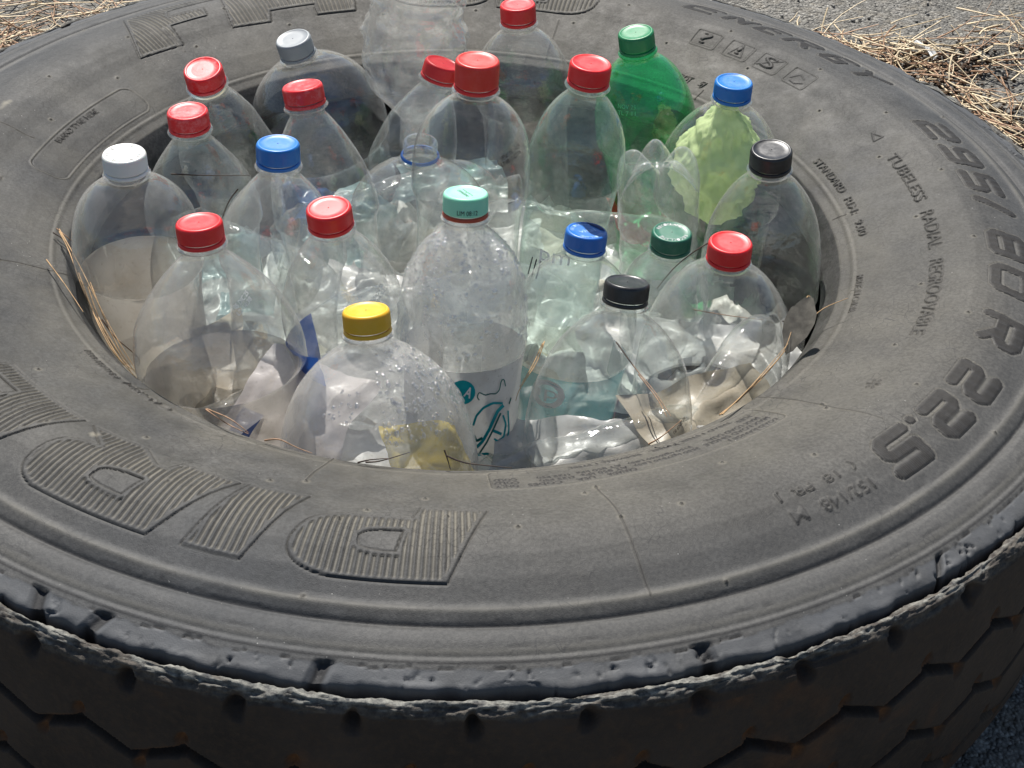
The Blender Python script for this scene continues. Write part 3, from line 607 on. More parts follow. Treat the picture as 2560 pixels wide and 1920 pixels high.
NEEDLES = {
 'straw': [[(-.2915,-.039,.233),(-.2705,-.0758,.227),(-.2372,-.1413,.221),(-.2136,-.172,.201)],[(-.2908,-.0422,.233),(-.2793,-.0638,.229),(-.2597,-.108,.221),(-.2354,-.149,.211),(-.2192,-.1669,.201)],
  [(-.2914,-.0805,.233),(-.2727,-.1084,.231),(-.2543,-.1375,.228)],[(-.2587,-.1023,.225),(-.2445,-.136,.221),(-.2287,-.1596,.211),(-.2152,-.1692,.191)],[(-.2592,-.0934,.223),(-.2434,-.1303,.221),(-.2271,-.1578,.209),(-.2175,-.1598,.191)],
  [(-.2574,-.1124,.224),(-.2444,-.1415,.221),(-.2303,-.1623,.211),(-.216,-.165,.191)],[(-.2693,-.0833,.224),(-.2488,-.1305,.221),(-.227,-.1648,.209),(-.217,-.1668,.201)],
  [(.1694,-.2393,.228),(.1878,-.2169,.226),(.2076,-.1895,.224),(.2274,-.1571,.222)],[(.1709,-.24,.229),(.1892,-.2147,.227),(.206,-.1896,.226),(.2278,-.1566,.226)],[(.1824,-.2249,.227),(.202,-.1966,.225),(.2214,-.1704,.228),(.2309,-.1485,.232)],
  [(.2343,-.1394,.228),(.238,-.1316,.235),(.2461,-.1195,.241),(.2469,-.1257,.237),(.2426,-.1369,.227)],[(.2451,-.1334,.228),(.2572,-.1246,.234),(.2738,-.1214,.241)],
  [(.0639,-.1105,.191),(.0574,-.136,.191),(.0452,-.166,.191),(.0417,-.1807,.191)],[(.0625,-.1129,.191),(.0543,-.14,.191),(.0446,-.165,.191)]],
 'rust': [[(-.1167,-.2684,.225),(-.1074,-.2709,.228),(-.0966,-.2758,.226),(-.0864,-.2801,.225)],[(-.2946,-.0351,.231),(-.2864,-.04,.227),(-.2826,-.0378,.221)],
  [(.114,-.1235,.201),(.1267,-.14,.191),(.1381,-.1676,.191),(.1442,-.2073,.201)],[(.1286,-.1481,.191),(.1392,-.1759,.191),(.1413,-.2078,.201)],[(.1804,-.0513,.181),(.2042,-.0579,.181),(.2316,-.0631,.181)],
  [(-.1568,-.2399,.226),(-.1417,-.2548,.227),(-.1274,-.2624,.225)],[(-.1563,-.2394,.226),(-.1392,-.2553,.231),(-.1276,-.2611,.225)],[(.1214,-.2673,.226),(.1293,-.2677,.233),(.1413,-.2613,.241)],
  [(-.243,-.1359,.221),(-.2333,-.1435,.211),(-.2186,-.1509,.201),(-.2155,-.1615,.201)]],
 'dark': [[(-.2964,-.0391,.230),(-.2867,-.0444,.226),(-.2763,-.0548,.217)],[(-.0057,-.2845,.233),(-.0039,-.2876,.229),(-.0018,-.2898,.222)],[(-.0047,-.2873,.231),(.0066,-.2902,.228),(.0227,-.2906,.226),(.0357,-.2909,.225)],
  [(-.0582,-.2882,.225),(-.0505,-.2889,.228),(-.0399,-.2874,.228)],[(-.0534,-.2877,.225),(-.0441,-.2886,.227),(-.0267,-.2848,.231)],[(.1749,-.1003,.271),(.1645,-.1048,.266),(.1516,-.104,.251),(.1401,-.1145,.241)],
  [(-.1554,-.0585,.281),(-.1626,-.0591,.271),(-.1676,-.0712,.261)],[(-.2091,-.0212,.271),(-.1815,-.0256,.273),(-.1522,-.0207,.271)],[(.2301,-.1236,.222),(.2384,-.1308,.224),(.2454,-.1356,.226)]]}
NL = {'straw': ['straw needle starting highest on the left rim, inner one of the tuft', 'straw needle starting highest on the left rim, outer one of the tuft', 'short pale stalk alone on the left rim, left of the tuft', 'straw needle in the middle of the left tuft, ending lowest', 'straw needle of the left tuft nearest the front left bottle', 'straw needle of the left tuft lying closest to the bead', 'longest straw needle of the left tuft',
  'straw needle on the bead side of the bundle at the right front rim', 'straw needle lying on top of the bundle at the right front rim', 'straw needle of the right bundle nearest the dry leaf', 'folded pale stalk beside the dry grey leaf', 'thin pale stalk reaching over the right rim beside the leaf', 'pale needle crossing the teal printed label, right one of the pair', 'pale needle crossing the teal printed label, left one of the pair'],
 'rust': ['reddish needle on the front rim left of the yellow-capped bottle', 'short reddish needle at the far left rim by the straw tuft', 'long brown needle behind the front black-capped bottle', 'short brown needle behind the front black-capped bottle', 'brown needle lying across behind the right front red-capped bottle', 'lower prong of the brown forked needles on the front left rim', 'upper arched prong of the brown forked needles on the front left rim', 'brown needle stub sticking up on the rim before the front black-capped bottle', 'reddish needle in the gap left of the front left red-capped bottle'],
 'dark': ['dark needle beside the straw tuft at the left rim', 'dark short prong pointing at the rim beside the teal print', 'dark long needle running right along the front rim to the load text', 'dark short twig on the front rim, upper left one under the yellow-capped bottle', 'dark longer twig on the front rim under the yellow-capped bottle', 'thin dark twig leaning from the right red cap down to the left', 'thin dark stalk left of the left blue-capped bottle', 'long thin stalk lying across from the white-capped bottle', 'short dark needle next to the dry leaf at the right rim']}
for kind, mat, rad in (('straw', M_STRAWR, .00052), ('rust', M_RUST, .0006), ('dark', M_DARKN, .0007)):
    for pts, lab in zip(NEEDLES[kind], NL[kind]):
        V_, F_ = tube(pts, rad * (1 if kind != 'dark' else .85)); o = mesh('pine_needle', V_, F_, mat); tag(o, lab, 'needle', 'pine needles on the tyre and bottles')
# needle litter on the asphalt (uncountable)
def litter(name, mat, n, centres, seed, lab, rad=.0012):
    rg = np.random.default_rng(seed); VV, FF, off = [], [], 0
    for _ in range(n):
        cx, cy, sx, sy, ang, hz = centres[rg.choice(len(centres), p=np.array([c[6] for c in centres]) / sum(c[6] for c in centres))][:6]
        u, v = rg.normal(0, 1, 2); c_, s_ = math.cos(ang), math.sin(ang)
        x = cx + u * sx * c_ - v * sy * s_; y = cy + u * sx * s_ + v * sy * c_
        if math.hypot(x, y) < .505: continue
        L = rg.uniform(.03, .12); a = rg.normal(ang, .7) if rg.random() < .75 else rg.uniform(0, 6.28); bend = rg.normal(0, .35)
        z0 = .001 + abs(rg.normal(0, 1)) * hz; dzz = rg.normal(0, .25) * L * (hz / .012)
        pts = [(x + math.cos(a + bend * (t - .5)) * L * (t - .5), y + math.sin(a + bend * (t - .5)) * L * (t - .5), max(.0015, z0 + dzz * (t - .2)) + .001) for t in (0, .33, .66, 1)]
        if min(math.hypot(p[0], p[1]) for p in pts) < .49: continue
        P = np.array(pts); V_, F_ = tube(P[[0, 1, 2, 3]], rad * rg.uniform(.6, 1.2), 3, .5)
        V_ = V_.reshape(-1, 3, 3)[::3].reshape(-1, 3); m = len(V_) // 3
        VV.append(V_); FF.append(grid_faces(m, 3, True) + off); off += len(V_)
    o = mesh(name, np.concatenate(VV), np.concatenate(FF), mat); tag(o, lab, 'pine litter', kind='stuff')
CR = [(.50, .82, .06, .025, -.7, .012, 3), (.60, .70, .08, .035, -.95, .014, 4), (.66, .60, .07, .03, -1.05, .012, 3), (.66, .84, .08, .02, .05, .014, 3), (.70, .78, .07, .02, .3, .012, 2), (.54, .64, .12, .015, -.75, .01, 2), (.4, 1.0, .3, .2, 0, .003, .25), (.70, .45, .05, .05, -1.2, .01, 2)]
CL = [(-.56, .84, .10, .05, .5, .008, 3), (-.60, .74, .08, .04, .4, .008, 2.5), (-.42, .93, .10, .04, -.5, .006, 1), (-.48, .80, .06, .06, .3, .006, 1.5), (-.9, .6, .2, .2, .5, .005, 1)]
litter('pine_needle_litter', M_STRAW, 190, CR, 11, 'pale dry pine needles heaped on the asphalt behind the tyre on the right', .0014)
litter('pine_needle_litter', M_RUST, 120, CR, 12, 'rust brown pine needles heaped on the asphalt behind the tyre on the right', .0013)
litter('pine_needle_litter', M_RUST, 110, CL, 13, 'rust brown pine needles scattered on the asphalt behind the tyre on the left')
litter('pine_needle_litter', M_STRAW, 150, CL, 14, 'pale dry pine needles scattered on the asphalt behind the tyre on the left')
# grit
def grit(name, n, mat, seed, smin, smax, lab, cen=None):
    rg = np.random.default_rng(seed); ico = bmesh.new(); bmesh.ops.create_icosphere(ico, subdivisions=1, radius=1)
    bv = np.array([v.co[:] for v in ico.verts]); bf = np.array([[v.index for v in f.verts] for f in ico.faces]); ico.free()
    VV, FF = [], []
    k = 0
    while k < n:
        if cen is None: x, y = rg.uniform(-1.1, 1.25), rg.uniform(.3, 1.5)
        else:
            c = cen[rg.integers(len(cen))]; x, y = c[0] + rg.normal(0, c[2]), c[1] + rg.normal(0, c[3])
        if math.hypot(x, y) < .50: 
            if cen is not None and rg.random() < .5: pass
            continue
        s_ = rg.uniform(smin, smax); V_ = bv * rg.uniform(.6, 1.2, 3) * s_ * (1 + rg.uniform(-.25, .25, (len(bv), 1))); V_[:, 2] *= .7
        VV.append(V_ + [x, y, s_ * .2]); FF.append(bf + k * len(bv)); k += 1
    o = mesh(name, np.concatenate(VV), np.concatenate(FF), mat, None, False); tag(o, lab, 'grit', kind='stuff')
grit('grit', 2600, flat('pale_stone_grit', (.24, .23, .21), .8, .4, 200), 5, .0012, .0036, 'pale stone grit on the asphalt behind the tyre')
grit('grit', 1500, flat('dark_soil_crumbs', (.06, .035, .02), .9, .4, 200), 6, .001, .0042, 'dark brown soil crumbs caught in the pine needles', [(.56, .70, .05, .04), (.63, .60, .05, .04), (.62, .80, .06, .03)])
# scrap of paper among the needles
V_ = np.array([[(u - .5) * .012 + .003 * math.sin(v * 5), (v - .5) * .034, .004 + .004 * math.sin(u * 7 + v * 3)] for u in np.linspace(0, 1, 6) for v in np.linspace(0, 1, 9)])
o = mesh('paper_scrap', V_, grid_faces(6, 9), flat('white_paper', (.75, .75, .73))); o.location = (.598, .799, .012); o.rotation_euler = (.3, .1, .7); tag(o, 'small crumpled white paper scrap in the pine needles behind the tyre', 'paper scrap')

# ================================================================ BOTTLES
def frame_from_axis(a):
    z = -Vector(a).normalized(); x = Vector((1, 0, 0)) - z * z.x; x.normalize(); y = z.cross(x)
    return Matrix((x, y, z)).transposed().to_4x4()
def bottle_profile(sr, Rm, L, H, k=2.0, p=1.0, panel=.955, plen=.085):
    """list of (distance from cap top, radius)"""
    P = [(.0012, .0108), (.0008, .0125), (.002, .0129), (H, .0129), (H + .0006, .0162), (H + .0014, .0167), (H + .0024, .0163), (H + .0030, .0134)]
    s0 = H + .0075
    P += [(s0 - .002, .0133)]
    for t in np.linspace(0, 1, 26):
        r = .0133 + (Rm - .0133) * (1 - (1 - t) ** k) ** p; P.append((s0 + (sr - s0) * t, r))
    P += [(sr + .002, Rm * 1.002), (sr + .0045, Rm * .99), (sr + .007, Rm * panel)]
    e = min(sr + plen, L - .075)
    if e > sr + .02:
        P += [(sr + .007 + (e - sr - .007) * t, Rm * panel) for t in (.25, .5, .75, 1)] + [(e + .003, Rm * .985)]
    else: e = sr + .01
    b = L - .03
    P += [(e + (b - e) * t, Rm * (.985 - .02 * math.sin(t * 9))) for t in (.15, .3, .45, .6, .75, .9)]
    P += [(b, Rm * .97), (L - .018, Rm * .9), (L - .008, Rm * .74), (L - .001, Rm * .52), (L - .006, Rm * .25), (L - .009, .0005)]
    P = [(s, r) for s, r in P]
    out = [P[0]]
    for q in P[1:]: out.append((max(q[0], out[-1][0] + 1e-5) if q[0] > .003 and q[0] < L - .02 else q[0], q[1]))
    return out
def body_mesh(P, L, seed, crumple=.0004, lobes=True, n=72, dent=None, grip=None, squash=1.0, crush=0.0):
    P = np.array(P); a = np.linspace(0, 2 * np.pi, n, endpoint=False)
    s, r = P[:, 0][:, None] * np.ones(n), P[:, 1][:, None] * np.ones(n)
    A = a[None] * np.ones((len(P), 1))
    x, y = np.cos(A) * .05, np.sin(A) * .05
    m = sstep(.028, .06, s)
    r = r + m * (fbm(x + seed, y, s, .05, 2, seed) * crumple * 3 + fbm(x, y + seed, s, .014, 2, seed + 5) * crumple * .7)
    if crush:
        mc = sstep(.10, .16, s) * (s < L - .005); v = fbm(x, y, s * 1.2, .032, 2, seed + 9)
        r = r - mc * np.abs(v) ** .8 * crush
    if lobes:
        lb = sstep(L - .035, L - .012, s) * (r > .006); r = r * (1 - lb * .16 * (.5 - .5 * np.cos(5 * A)))
    X, Y, Z = np.cos(A) * r, np.sin(A) * r * squash, L - s
    return np.stack([X, Y, Z], -1).reshape(-1, 3), grid_faces(len(P), n, True)[:, ::-1]
def radius_at(P, s):
    P = [(a, b) for a, b in P if a > .003]; return float(np.interp(s, [q[0] for q in P], [q[1] for q in P]))
def cap_mesh(L, H, rc=.0150, band=True):
    n = 120; a = np.linspace(0, 2 * np.pi, n, endpoint=False); kn = np.where(np.arange(n) % 2, 1, -1) * .00013
    hb = H - .0036
    P = [(.0006, .0005, 0), (.0006, rc * .55, 0), (.0007, rc * .80, 0), (.0003, rc * .845, 0), (.0000, rc * .88, 0), (.0003, rc * .935, 0), (.0014, rc * .985, 0), (.0026, rc * .998, 1), (hb * .9, rc * 1.002, 1), (hb - .0004, rc * 1.005, 0), (hb, rc * .985, 0), (hb, rc * .88, 0)]
    P = np.array(P); r = P[:, 1][:, None] + P[:, 2][:, None] * kn[None]
    V = np.stack([np.cos(a) * r, np.sin(a) * r, (L - P[:, 0])[:, None] * np.ones(n)], -1).reshape(-1, 3)
    return V, grid_faces(len(P), n, True)[:, ::-1]
def ring_mesh(L, H, rc=.0152):
    h0, h1 = H - .0027, H - .0002
    return lathe_local([(h0, rc * .90), (h0, rc * .985), (h0 + .0004, rc * 1.0), (h1 - .0006, rc * 1.012), (h1, rc * .99), (h1, rc * .9)], L)
def lathe_local(P, L, n=64):
    a = np.linspace(0, 2 * np.pi, n, endpoint=False); P = np.array(P)
    V = np.stack([P[:, 1][:, None] * np.cos(a), P[:, 1][:, None] * np.sin(a), (L - P[:, 0])[:, None] * np.ones(n)], -1)
    return V.reshape(-1, 3), grid_faces(len(P), n, True)[:, ::-1]
def text_flat(txt, W, H, shear=0, bold=0.0, sub=0.0):
    V, T_ = text_tris(txt, shear, bold); lo, hi = V.min(0), V.max(0)
    return (V - (lo + hi) / 2) / (hi - lo) * [W, H], T_
def wrap_text(root, L, prof, txt, phi, s, W, H, mat, name, rot=0., off=.0004):
    """print on the bottle wall centred at angle phi (degrees), distance s from the cap top"""
    V, T_ = text_flat(txt, W, H); c_, s_ = math.cos(rot), math.sin(rot); V = V @ np.array([[c_, s_], [-s_, c_]])
    out = []
    for u, v in V:
        ss = s - v * .95; r = radius_at(prof, ss) + off; a = math.radians(phi) + u / r; out.append((math.cos(a) * r, math.sin(a) * r, L - ss))
    return mesh(name, out, T_, mat, root, False)
def cap_text(parent, L, txt, r, a0, a1, H, mat):
    """letters round the cap top; angles degrees, clockwise"""
    n = len(txt)
    VV, FF, k = [], [], 0
    for i, ch in enumerate(txt):
        if ch == ' ': continue
        V, T_ = text_flat(ch, H * .72, H); a = math.radians(a0 + (a1 - a0) * (i + .5) / n)
        x = np.array([math.sin(a), -math.cos(a)]); y = np.array([math.cos(a), math.sin(a)])
        Q = V[:, :1] * x + V[:, 1:] * y + y * r
        VV.append(np.column_stack([Q, np.full(len(Q), L - .00045)])); FF += [tuple(t + k) for t in T_]; k += len(Q)
    return mesh('cap_print', np.concatenate(VV), FF, mat, parent, False)
def droplets(root, L, prof, n, seed, s0, s1, ph0, ph1, rmin, rmax, mat, name='condensation_droplets'):
    rg = np.random.default_rng(seed); nn, mm = 5, 10
    th = np.linspace(0, np.pi / 2, nn); ph = np.linspace(0, 2 * np.pi, mm, endpoint=False)
    D = np.stack([np.cos(th)[:, None] * np.cos(ph), np.cos(th)[:, None] * np.sin(ph), np.sin(th)[:, None] * np.ones(mm)], -1).reshape(-1, 3); DF = grid_faces(nn, mm, True)
    VV, FF = [], []
    for k in range(n):
        s = rg.uniform(s0, s1); a = math.radians(rg.uniform(ph0, ph1)); r = radius_at(prof, s); q = rmin + (rmax - rmin) * rg.random() ** 3
        N_ = np.array([math.cos(a), math.sin(a), 0.]); dr_ = (radius_at(prof, s + .002) - radius_at(prof, s - .002)) / .004; N_[2] = dr_; N_ /= np.linalg.norm(N_)
        T1 = np.array([-math.sin(a), math.cos(a), 0]); T2 = np.cross(N_, T1)
        c = np.array([math.cos(a) * r, math.sin(a) * r, L - s]) + N_ * .0003
        VV.append(c + D[:, :1] * T1 * q + D[:, 1:2] * T2 * q * rg.uniform(.9, 1.5) + D[:, 2:] * N_ * q * .5); FF.append(DF + k * len(D))
    o = mesh(name, np.concatenate(VV), np.concatenate(FF), mat, root); o['kind'] = 'stuff'; return o
def drop_material():
    t = NT('water_drop')
    gl = t.n('ShaderNodeBsdfGlass'); gl.inputs['IOR'].default_value = 1.33; gl.inputs['Roughness'].default_value = .02
    tr = t.n('ShaderNodeBsdfTransparent'); m = t.n('ShaderNodeMixShader'); m.inputs[0].default_value = .6
    t.l(tr.outputs[0], m.inputs[1]); t.l(gl.outputs[0], m.inputs[2]); g = t.n('ShaderNodeBsdfGlossy'); g.inputs['Roughness'].default_value = .10
    m2 = t.n('ShaderNodeMixShader'); m2.inputs[0].default_value = .26; t.l(m.outputs[0], m2.inputs[1]); t.l(g.outputs[0], m2.inputs[2]); return t.done(m2.outputs[0])
M_DROP = drop_material()
M_LABEL_TEAL = film('teal_bottle_label', (.12, .40, .44), .55, .4, .35, (.50, .58, .55)); M_LABEL_BLUE = film('blue_bottle_label', (.015, .09, .38), .96, .2, .35)
M_LABEL_DARK = film('dark_bottle_label', (.05, .045, .05), .85, .3, .35); M_LABEL_WHITE = film('white_bottle_label', (.70, .70, .68), .97, .4, .4); M_TEALB = flat('bright_teal_ink', (.0, .34, .38)); M_TEALD = flat('dark_teal_ink', (.006, .15, .14))
M_LABEL_CLEAR = film('clear_bottle_label', (.6, .66, .63), .25, .3, .3)
def label_band(root, L, prof, s0, s1, p0, p1, mat, wob=.0, off=.0009):
    n, m = 40, 10; V = []
    for i in range(n):
        a = math.radians(p0 + (p1 - p0) * i / (n - 1))
        for j in range(m):
            s = s0 + (s1 - s0) * j / (m - 1) + wob * math.sin(a * 1.3 + .5); r = radius_at(prof, s) + off + .0003 * math.sin(a * 11 + j)
            V.append((math.cos(a) * r, math.sin(a) * r, L - s))
    return mesh('label', V, grid_faces(n, m), mat, root)
M_HAZE_BAND = {True: film('tan_haze_band', (.60, .55, .48), .66, .35, .4), False: film('grey_haze_band', (.66, .66, .63), .60, .3, .4)}  # pale hazy films that imitate sunlit, milky lower bottle bodies
BD = {
'red1':((-0.1653,-0.1585,0.3147),(0.071,-0.099,-0.993),0.1021,0.0559),'yellow':((-0.0566,-0.2090,0.2838),(0.076,-0.232,-0.970),0.1307,0.0652),
'mint':((0.0050,-0.1228,0.3198),(0.001,-0.173,-0.985),0.1055,0.0449),'blackF':((0.1126,-0.1616,0.2778),(-0.066,-0.253,-0.965),0.1219,0.0572),
'redR':((0.1855,-0.1224,0.2857),(0.001,0.019,-1.000),0.1364,0.0558),'bluevit':((0.0916,-0.0780,0.2655),(-0.075,-0.112,-0.991),0.0916,0.0462),
'dkgreen':((0.1588,-0.0391,0.2423),(-0.010,0.015,-1.000),0.0626,0.0337),'blackR':((0.2233,-0.0376,0.3116),(0.068,0.071,-0.995),0.1243,0.0456),
'lettuce':((0.2150,0.0885,0.3035),(-0.006,0.029,-1.000),0.1061,0.0520),'green':((0.1448,0.1756,0.3043),(0.191,0.032,-0.981),0.0965,0.0440),
'red12':((0.0927,-0.0045,0.3593),(-0.075,0.011,-0.997),0.0884,0.0359),'red13':((0.0474,0.2132,0.3099),(0.091,-0.000,-0.996),0.0878,0.0418),
'bigred':((0.0116,-0.0524,0.3817),(-0.029,-0.021,-0.999),0.0956,0.0419),'red16':((-0.0139,0.1492,0.2845),(-0.280,-0.089,-0.956),0.0978,0.0360),
'open':((-0.0301,0.0567,0.2619),(-0.016,0.019,-1.000),0.0750,0.0562),'red18':((-0.1158,0.0216,0.3237),(0.152,-0.139,-0.978),0.1004,0.0410),
'silver':((-0.1402,0.1835,0.2871),(0.231,0.118,-0.966),0.0983,0.0580),'red20':((-0.1967,0.0724,0.3104),(0.112,0.256,-0.960),0.0976,0.0400),
'red21':((-0.1994,0.0117,0.3059),(0.046,0.010,-0.999),0.0893,0.0430),'white':((-0.2300,-0.0669,0.3126),(0.013,0.004,-1.000),0.0865,0.0460),
'blueL':((-0.1250,-0.0602,0.3196),(-0.017,-0.058,-0.998),0.0867,0.0460),'red24':((-0.0848,-0.1340,0.3129),(0.095,0.044,-0.994),0.0968,0.0438)}
SPEC = {  # cap colour, cap height, shoulder power, body material, label, twist
'red1': ('red', .015, (2.1,1.), M_PET_MILKY, 'clear bottle with a red cap, front left, its wide dome overhanging the rim'),
'yellow': ('yellow', .0155, (3.,.8), M_PET_FOG, 'wide fogged bottle with a yellow cap at the front rim'),
'mint': ('mint', .0165, (3.2,.9), M_PET_FOG, 'bottle misted with water drops, mint green cap over an orange ring'),
'blackF': ('black', .0150, (2.6,.75), M_PET, 'clear bottle with a black cap at the front rim, right of the teal printed label'),
'redR': ('red', .015, (3.,.62), M_PET, 'clear bottle with a red cap at the right front, thin twig leaning on its cap'),
'bluevit': ('royal', .0150, (2.8,.72), M_PET, 'clear bottle with a two-tone printed blue cap, right of the drop-covered bottle'),
'dkgreen': ('dkgreen', .0150, (2.6,.8), M_PET_BLUISH, 'small bluish bottle with a dark green printed cap, in front of the upturned bottle'),
'blackR': ('black', .0155, (3.,.85), M_PET, 'clear bottle with a black cap, rightmost of the bottles in the tyre'),
'lettuce': ('blue', .0150, (2.6,.8), M_PET, 'clear bottle with a blue cap, stuffed with a crumpled lime green bag'),
'green': ('green', .0165, (2.6,.72), M_PET_GREEN, 'green bottle with a green cap at the back'),
'red12': ('red', .0165, (2.8,1.), M_PET_PALEGREEN, 'slim tilted bottle with a red cap left of the green bottle'),
'red13': ('red', .0165, (2.8,.8), M_PET, 'clear bottle with a red cap at the back, cap cut off by the photo top'),
'bigred': ('coral', .0210, (3.5,.8), M_PET, 'tallest clear bottle in the middle with a light red cap and dark date stamp'),
'red16': ('red', .0150, (2.,1.), M_PET, 'leaning bottle with a red cap half hidden behind the tallest middle bottle'),
'open': (None, .0150, (2.6,.72), M_PET, 'open bottle without a cap, blue ring left on its threaded neck'),
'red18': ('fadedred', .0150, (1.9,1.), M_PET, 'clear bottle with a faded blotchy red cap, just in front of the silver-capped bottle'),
'silver': ('silver', .0165, (3.,.7), M_PET, 'wide leaning bottle with a silver grey cap at the back left'),
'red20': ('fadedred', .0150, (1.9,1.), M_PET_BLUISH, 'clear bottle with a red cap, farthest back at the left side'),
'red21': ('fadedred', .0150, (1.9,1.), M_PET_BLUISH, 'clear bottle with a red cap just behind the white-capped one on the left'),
'white': ('white', .0150, (3.,.62), M_PET_MILKY, 'clear bottle with a printed white cap, leftmost in the tyre'),
'blueL': ('blue', .0160, (1.9,1.), M_PET_MILKY, 'clear bottle with a plain blue cap in the left middle'),
'red24': ('red', .0150, (2.2,.9), M_PET, 'clear bottle with a red cap and a blue label, behind the yellow-capped one')}
FLOOR = .010
idx = 0
for key, ((px, py, pz), ax, sr, Rm) in BD.items():
    capc, H, kk, mat, lab = SPEC[key]; idx += 1
    av = Vector(ax).normalized(); L = min((pz - FLOOR - .012) / -av.z, .335)
    if key in ('bigred', 'red12'): L = .335
    root = empty('plastic_bottle', Vector((px, py, pz)) + av * L); root.matrix_world = Matrix.Translation(Vector((px, py, pz)) + av * L) @ frame_from_axis(ax)
    tag(root, lab, 'bottle', 'plastic bottles standing in the tyre')
    prof = bottle_profile(sr, Rm, L, H, kk[0], kk[1], .93 if Rm > .05 else .95)
    lower = .93
    prof = [(s, r * (1 if s < sr + .004 else lower + (1 - lower) * max(0, 1 - (s - sr) / .03))) for s, r in prof]
    V_, F_ = body_mesh(prof, L, idx * 3, .0005 if kk[0] > 2.2 else .0009, n=80, crush={'red16': .003, 'red20': .004, 'red21': .004, 'blueL': .003}.get(key, .0001))
    mesh('bottle_body', V_, F_, mat, root)
    if capc:
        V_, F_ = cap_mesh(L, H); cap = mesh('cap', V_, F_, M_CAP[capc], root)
        V_, F_ = ring_mesh(L, H); mesh('tamper_ring', V_, F_, M_CAP['orange' if key == 'mint' else ('red' if capc == 'coral' else capc)], root)
    else:
        V_, F_ = ring_mesh(L, H); mesh('tamper_ring', V_, F_, M_CAP['royal'], root)
        V_, F_ = lathe_local([(.0002, .0108), (.0, .0118), (.0004, .0126), (.001, .0129)] + [(.0015 + .0001 * k, .0129 + .0011 * max(0, math.sin(k * .21)) ** 3) for k in range(0, 95, 3)] + [(.0115, .0130)], L, 48); mesh('screw_thread', V_, F_, M_PET, root)
    # prints
    if key == 'bigred': wrap_text(root, L, prof, 'VENC 06-11-25', -48, .054, .019, .0030, M_PRINT_DARK, 'date_stamp', .25); wrap_text(root, L, prof, 'LT4B17 01:16', -48, .0580, .019, .0030, M_PRINT_DARK, 'date_stamp', .25)
    if key == 'red1': wrap_text(root, L, prof, '05 DIC 25', -45, .045, .015, .0026, M_PRINT_PALE, 'date_stamp', .35); wrap_text(root, L, prof, 'L2 14:38', -45, .0485, .015, .0026, M_PRINT_PALE, 'date_stamp', .35)
    if key == 'red24': wrap_text(root, L, prof, '22 NOV 25', -42, .055, .016, .0026, M_PRINT_PALE, 'date_stamp', .45); wrap_text(root, L, prof, 'L1 09:52', -42, .0585, .016, .0026, M_PRINT_PALE, 'date_stamp', .45)
    if key == 'green': wrap_text(root, L, prof, 'NOV 25', -115, .050, .016, .0035, M_PRINT_PALE, 'date_stamp'); wrap_text(root, L, prof, 'TL 7 11', -115, .055, .016, .0035, M_PRINT_PALE, 'date_stamp')
    if key == 'blackF': wrap_text(root, L, prof, '18 ENE 26', -40, .085, .016, .0028, M_PRINT_DARK, 'date_stamp', .5)
    if key == 'white': cap_text(cap, L, 'RECICLAME', .0108, 200, 60, .0026, M_PRINT_GREY); cap_text(cap, L, 'RECICLAME', .0108, 0, -130, .0026, M_PRINT_GREY); cap_text(cap, L, 'VIVE', .0048, 140, 30, .0026, M_PRINT_PALE)
    if key == 'dkgreen': cap_text(cap, L, 'RECICLAME', .0108, 160, 40, .0028, M_PRINT_PALE); cap_text(cap, L, 'RECICLAME', .0108, -20, -150, .0028, M_PRINT_PALE)
    if key in ('bluevit', 'mint'):
        if key == 'mint':
            for k, tx in enumerate(('www.gob.mx', 'consumo')):
                V2_, T_ = text_flat(tx, .014, .0022); V2_[:, 1] -= k * .0034 - .0015; a = R(-62); V2_ = V2_ @ np.array([[math.cos(a), math.sin(a)], [-math.sin(a), math.cos(a)]])
                mesh('cap_print', np.column_stack([V2_, np.full(len(V2_), L - .00045)]), T_, M_PRINT_DARK, cap, False)
            wrap_text(root, L, [(0.004, .0151), (.02, .0151)], 'LIM 08:12', -85, .0095, .014, .0034, M_PRINT_DARK, 'cap_stamp', 0, .0002)
        else:
            V2_, T_ = text_flat('vital', .013, .0048); a = R(25); V2_ = V2_ @ np.array([[math.cos(a), math.sin(a)], [-math.sin(a), math.cos(a)]])
            mesh('cap_print', np.column_stack([V2_, np.full(len(V2_), L - .0004)]), T_, flat('light_blue_ink', (.35, .55, .9)), cap, False)
            cap_text(cap, L, 'RECICLAME', .0105, 190, 70, .0026, bpy.data.materials['light_blue_ink']); cap_text(cap, L, 'RECICLAME', .0105, -10, -120, .0026, bpy.data.materials['light_blue_ink'])
            pts = [(0, 0)] ; aa = np.radians(np.linspace(2, 92, 14)); arcp = [(.0138 * math.cos(t), .0138 * math.sin(t)) for t in aa]
            V3 = [(x, y, L - .0001) for x, y in arcp]; mesh('cap_navy_patch', V3, [tuple(range(len(V3)))], flat('navy_ink', (.006, .02, .12)), cap, False)  # navy segment over one side of the cap top
    # labels
    if key in ('red1', 'yellow', 'blackF', 'redR', 'white'):
        gb = label_band(root, L, prof, sr + .007, sr + .094, 0, 360, M_HAZE_BAND[key in ('red1', 'white')], 0, .0004); gb.name = 'pale_haze_band'  # added band, paints bright haze round the lower body
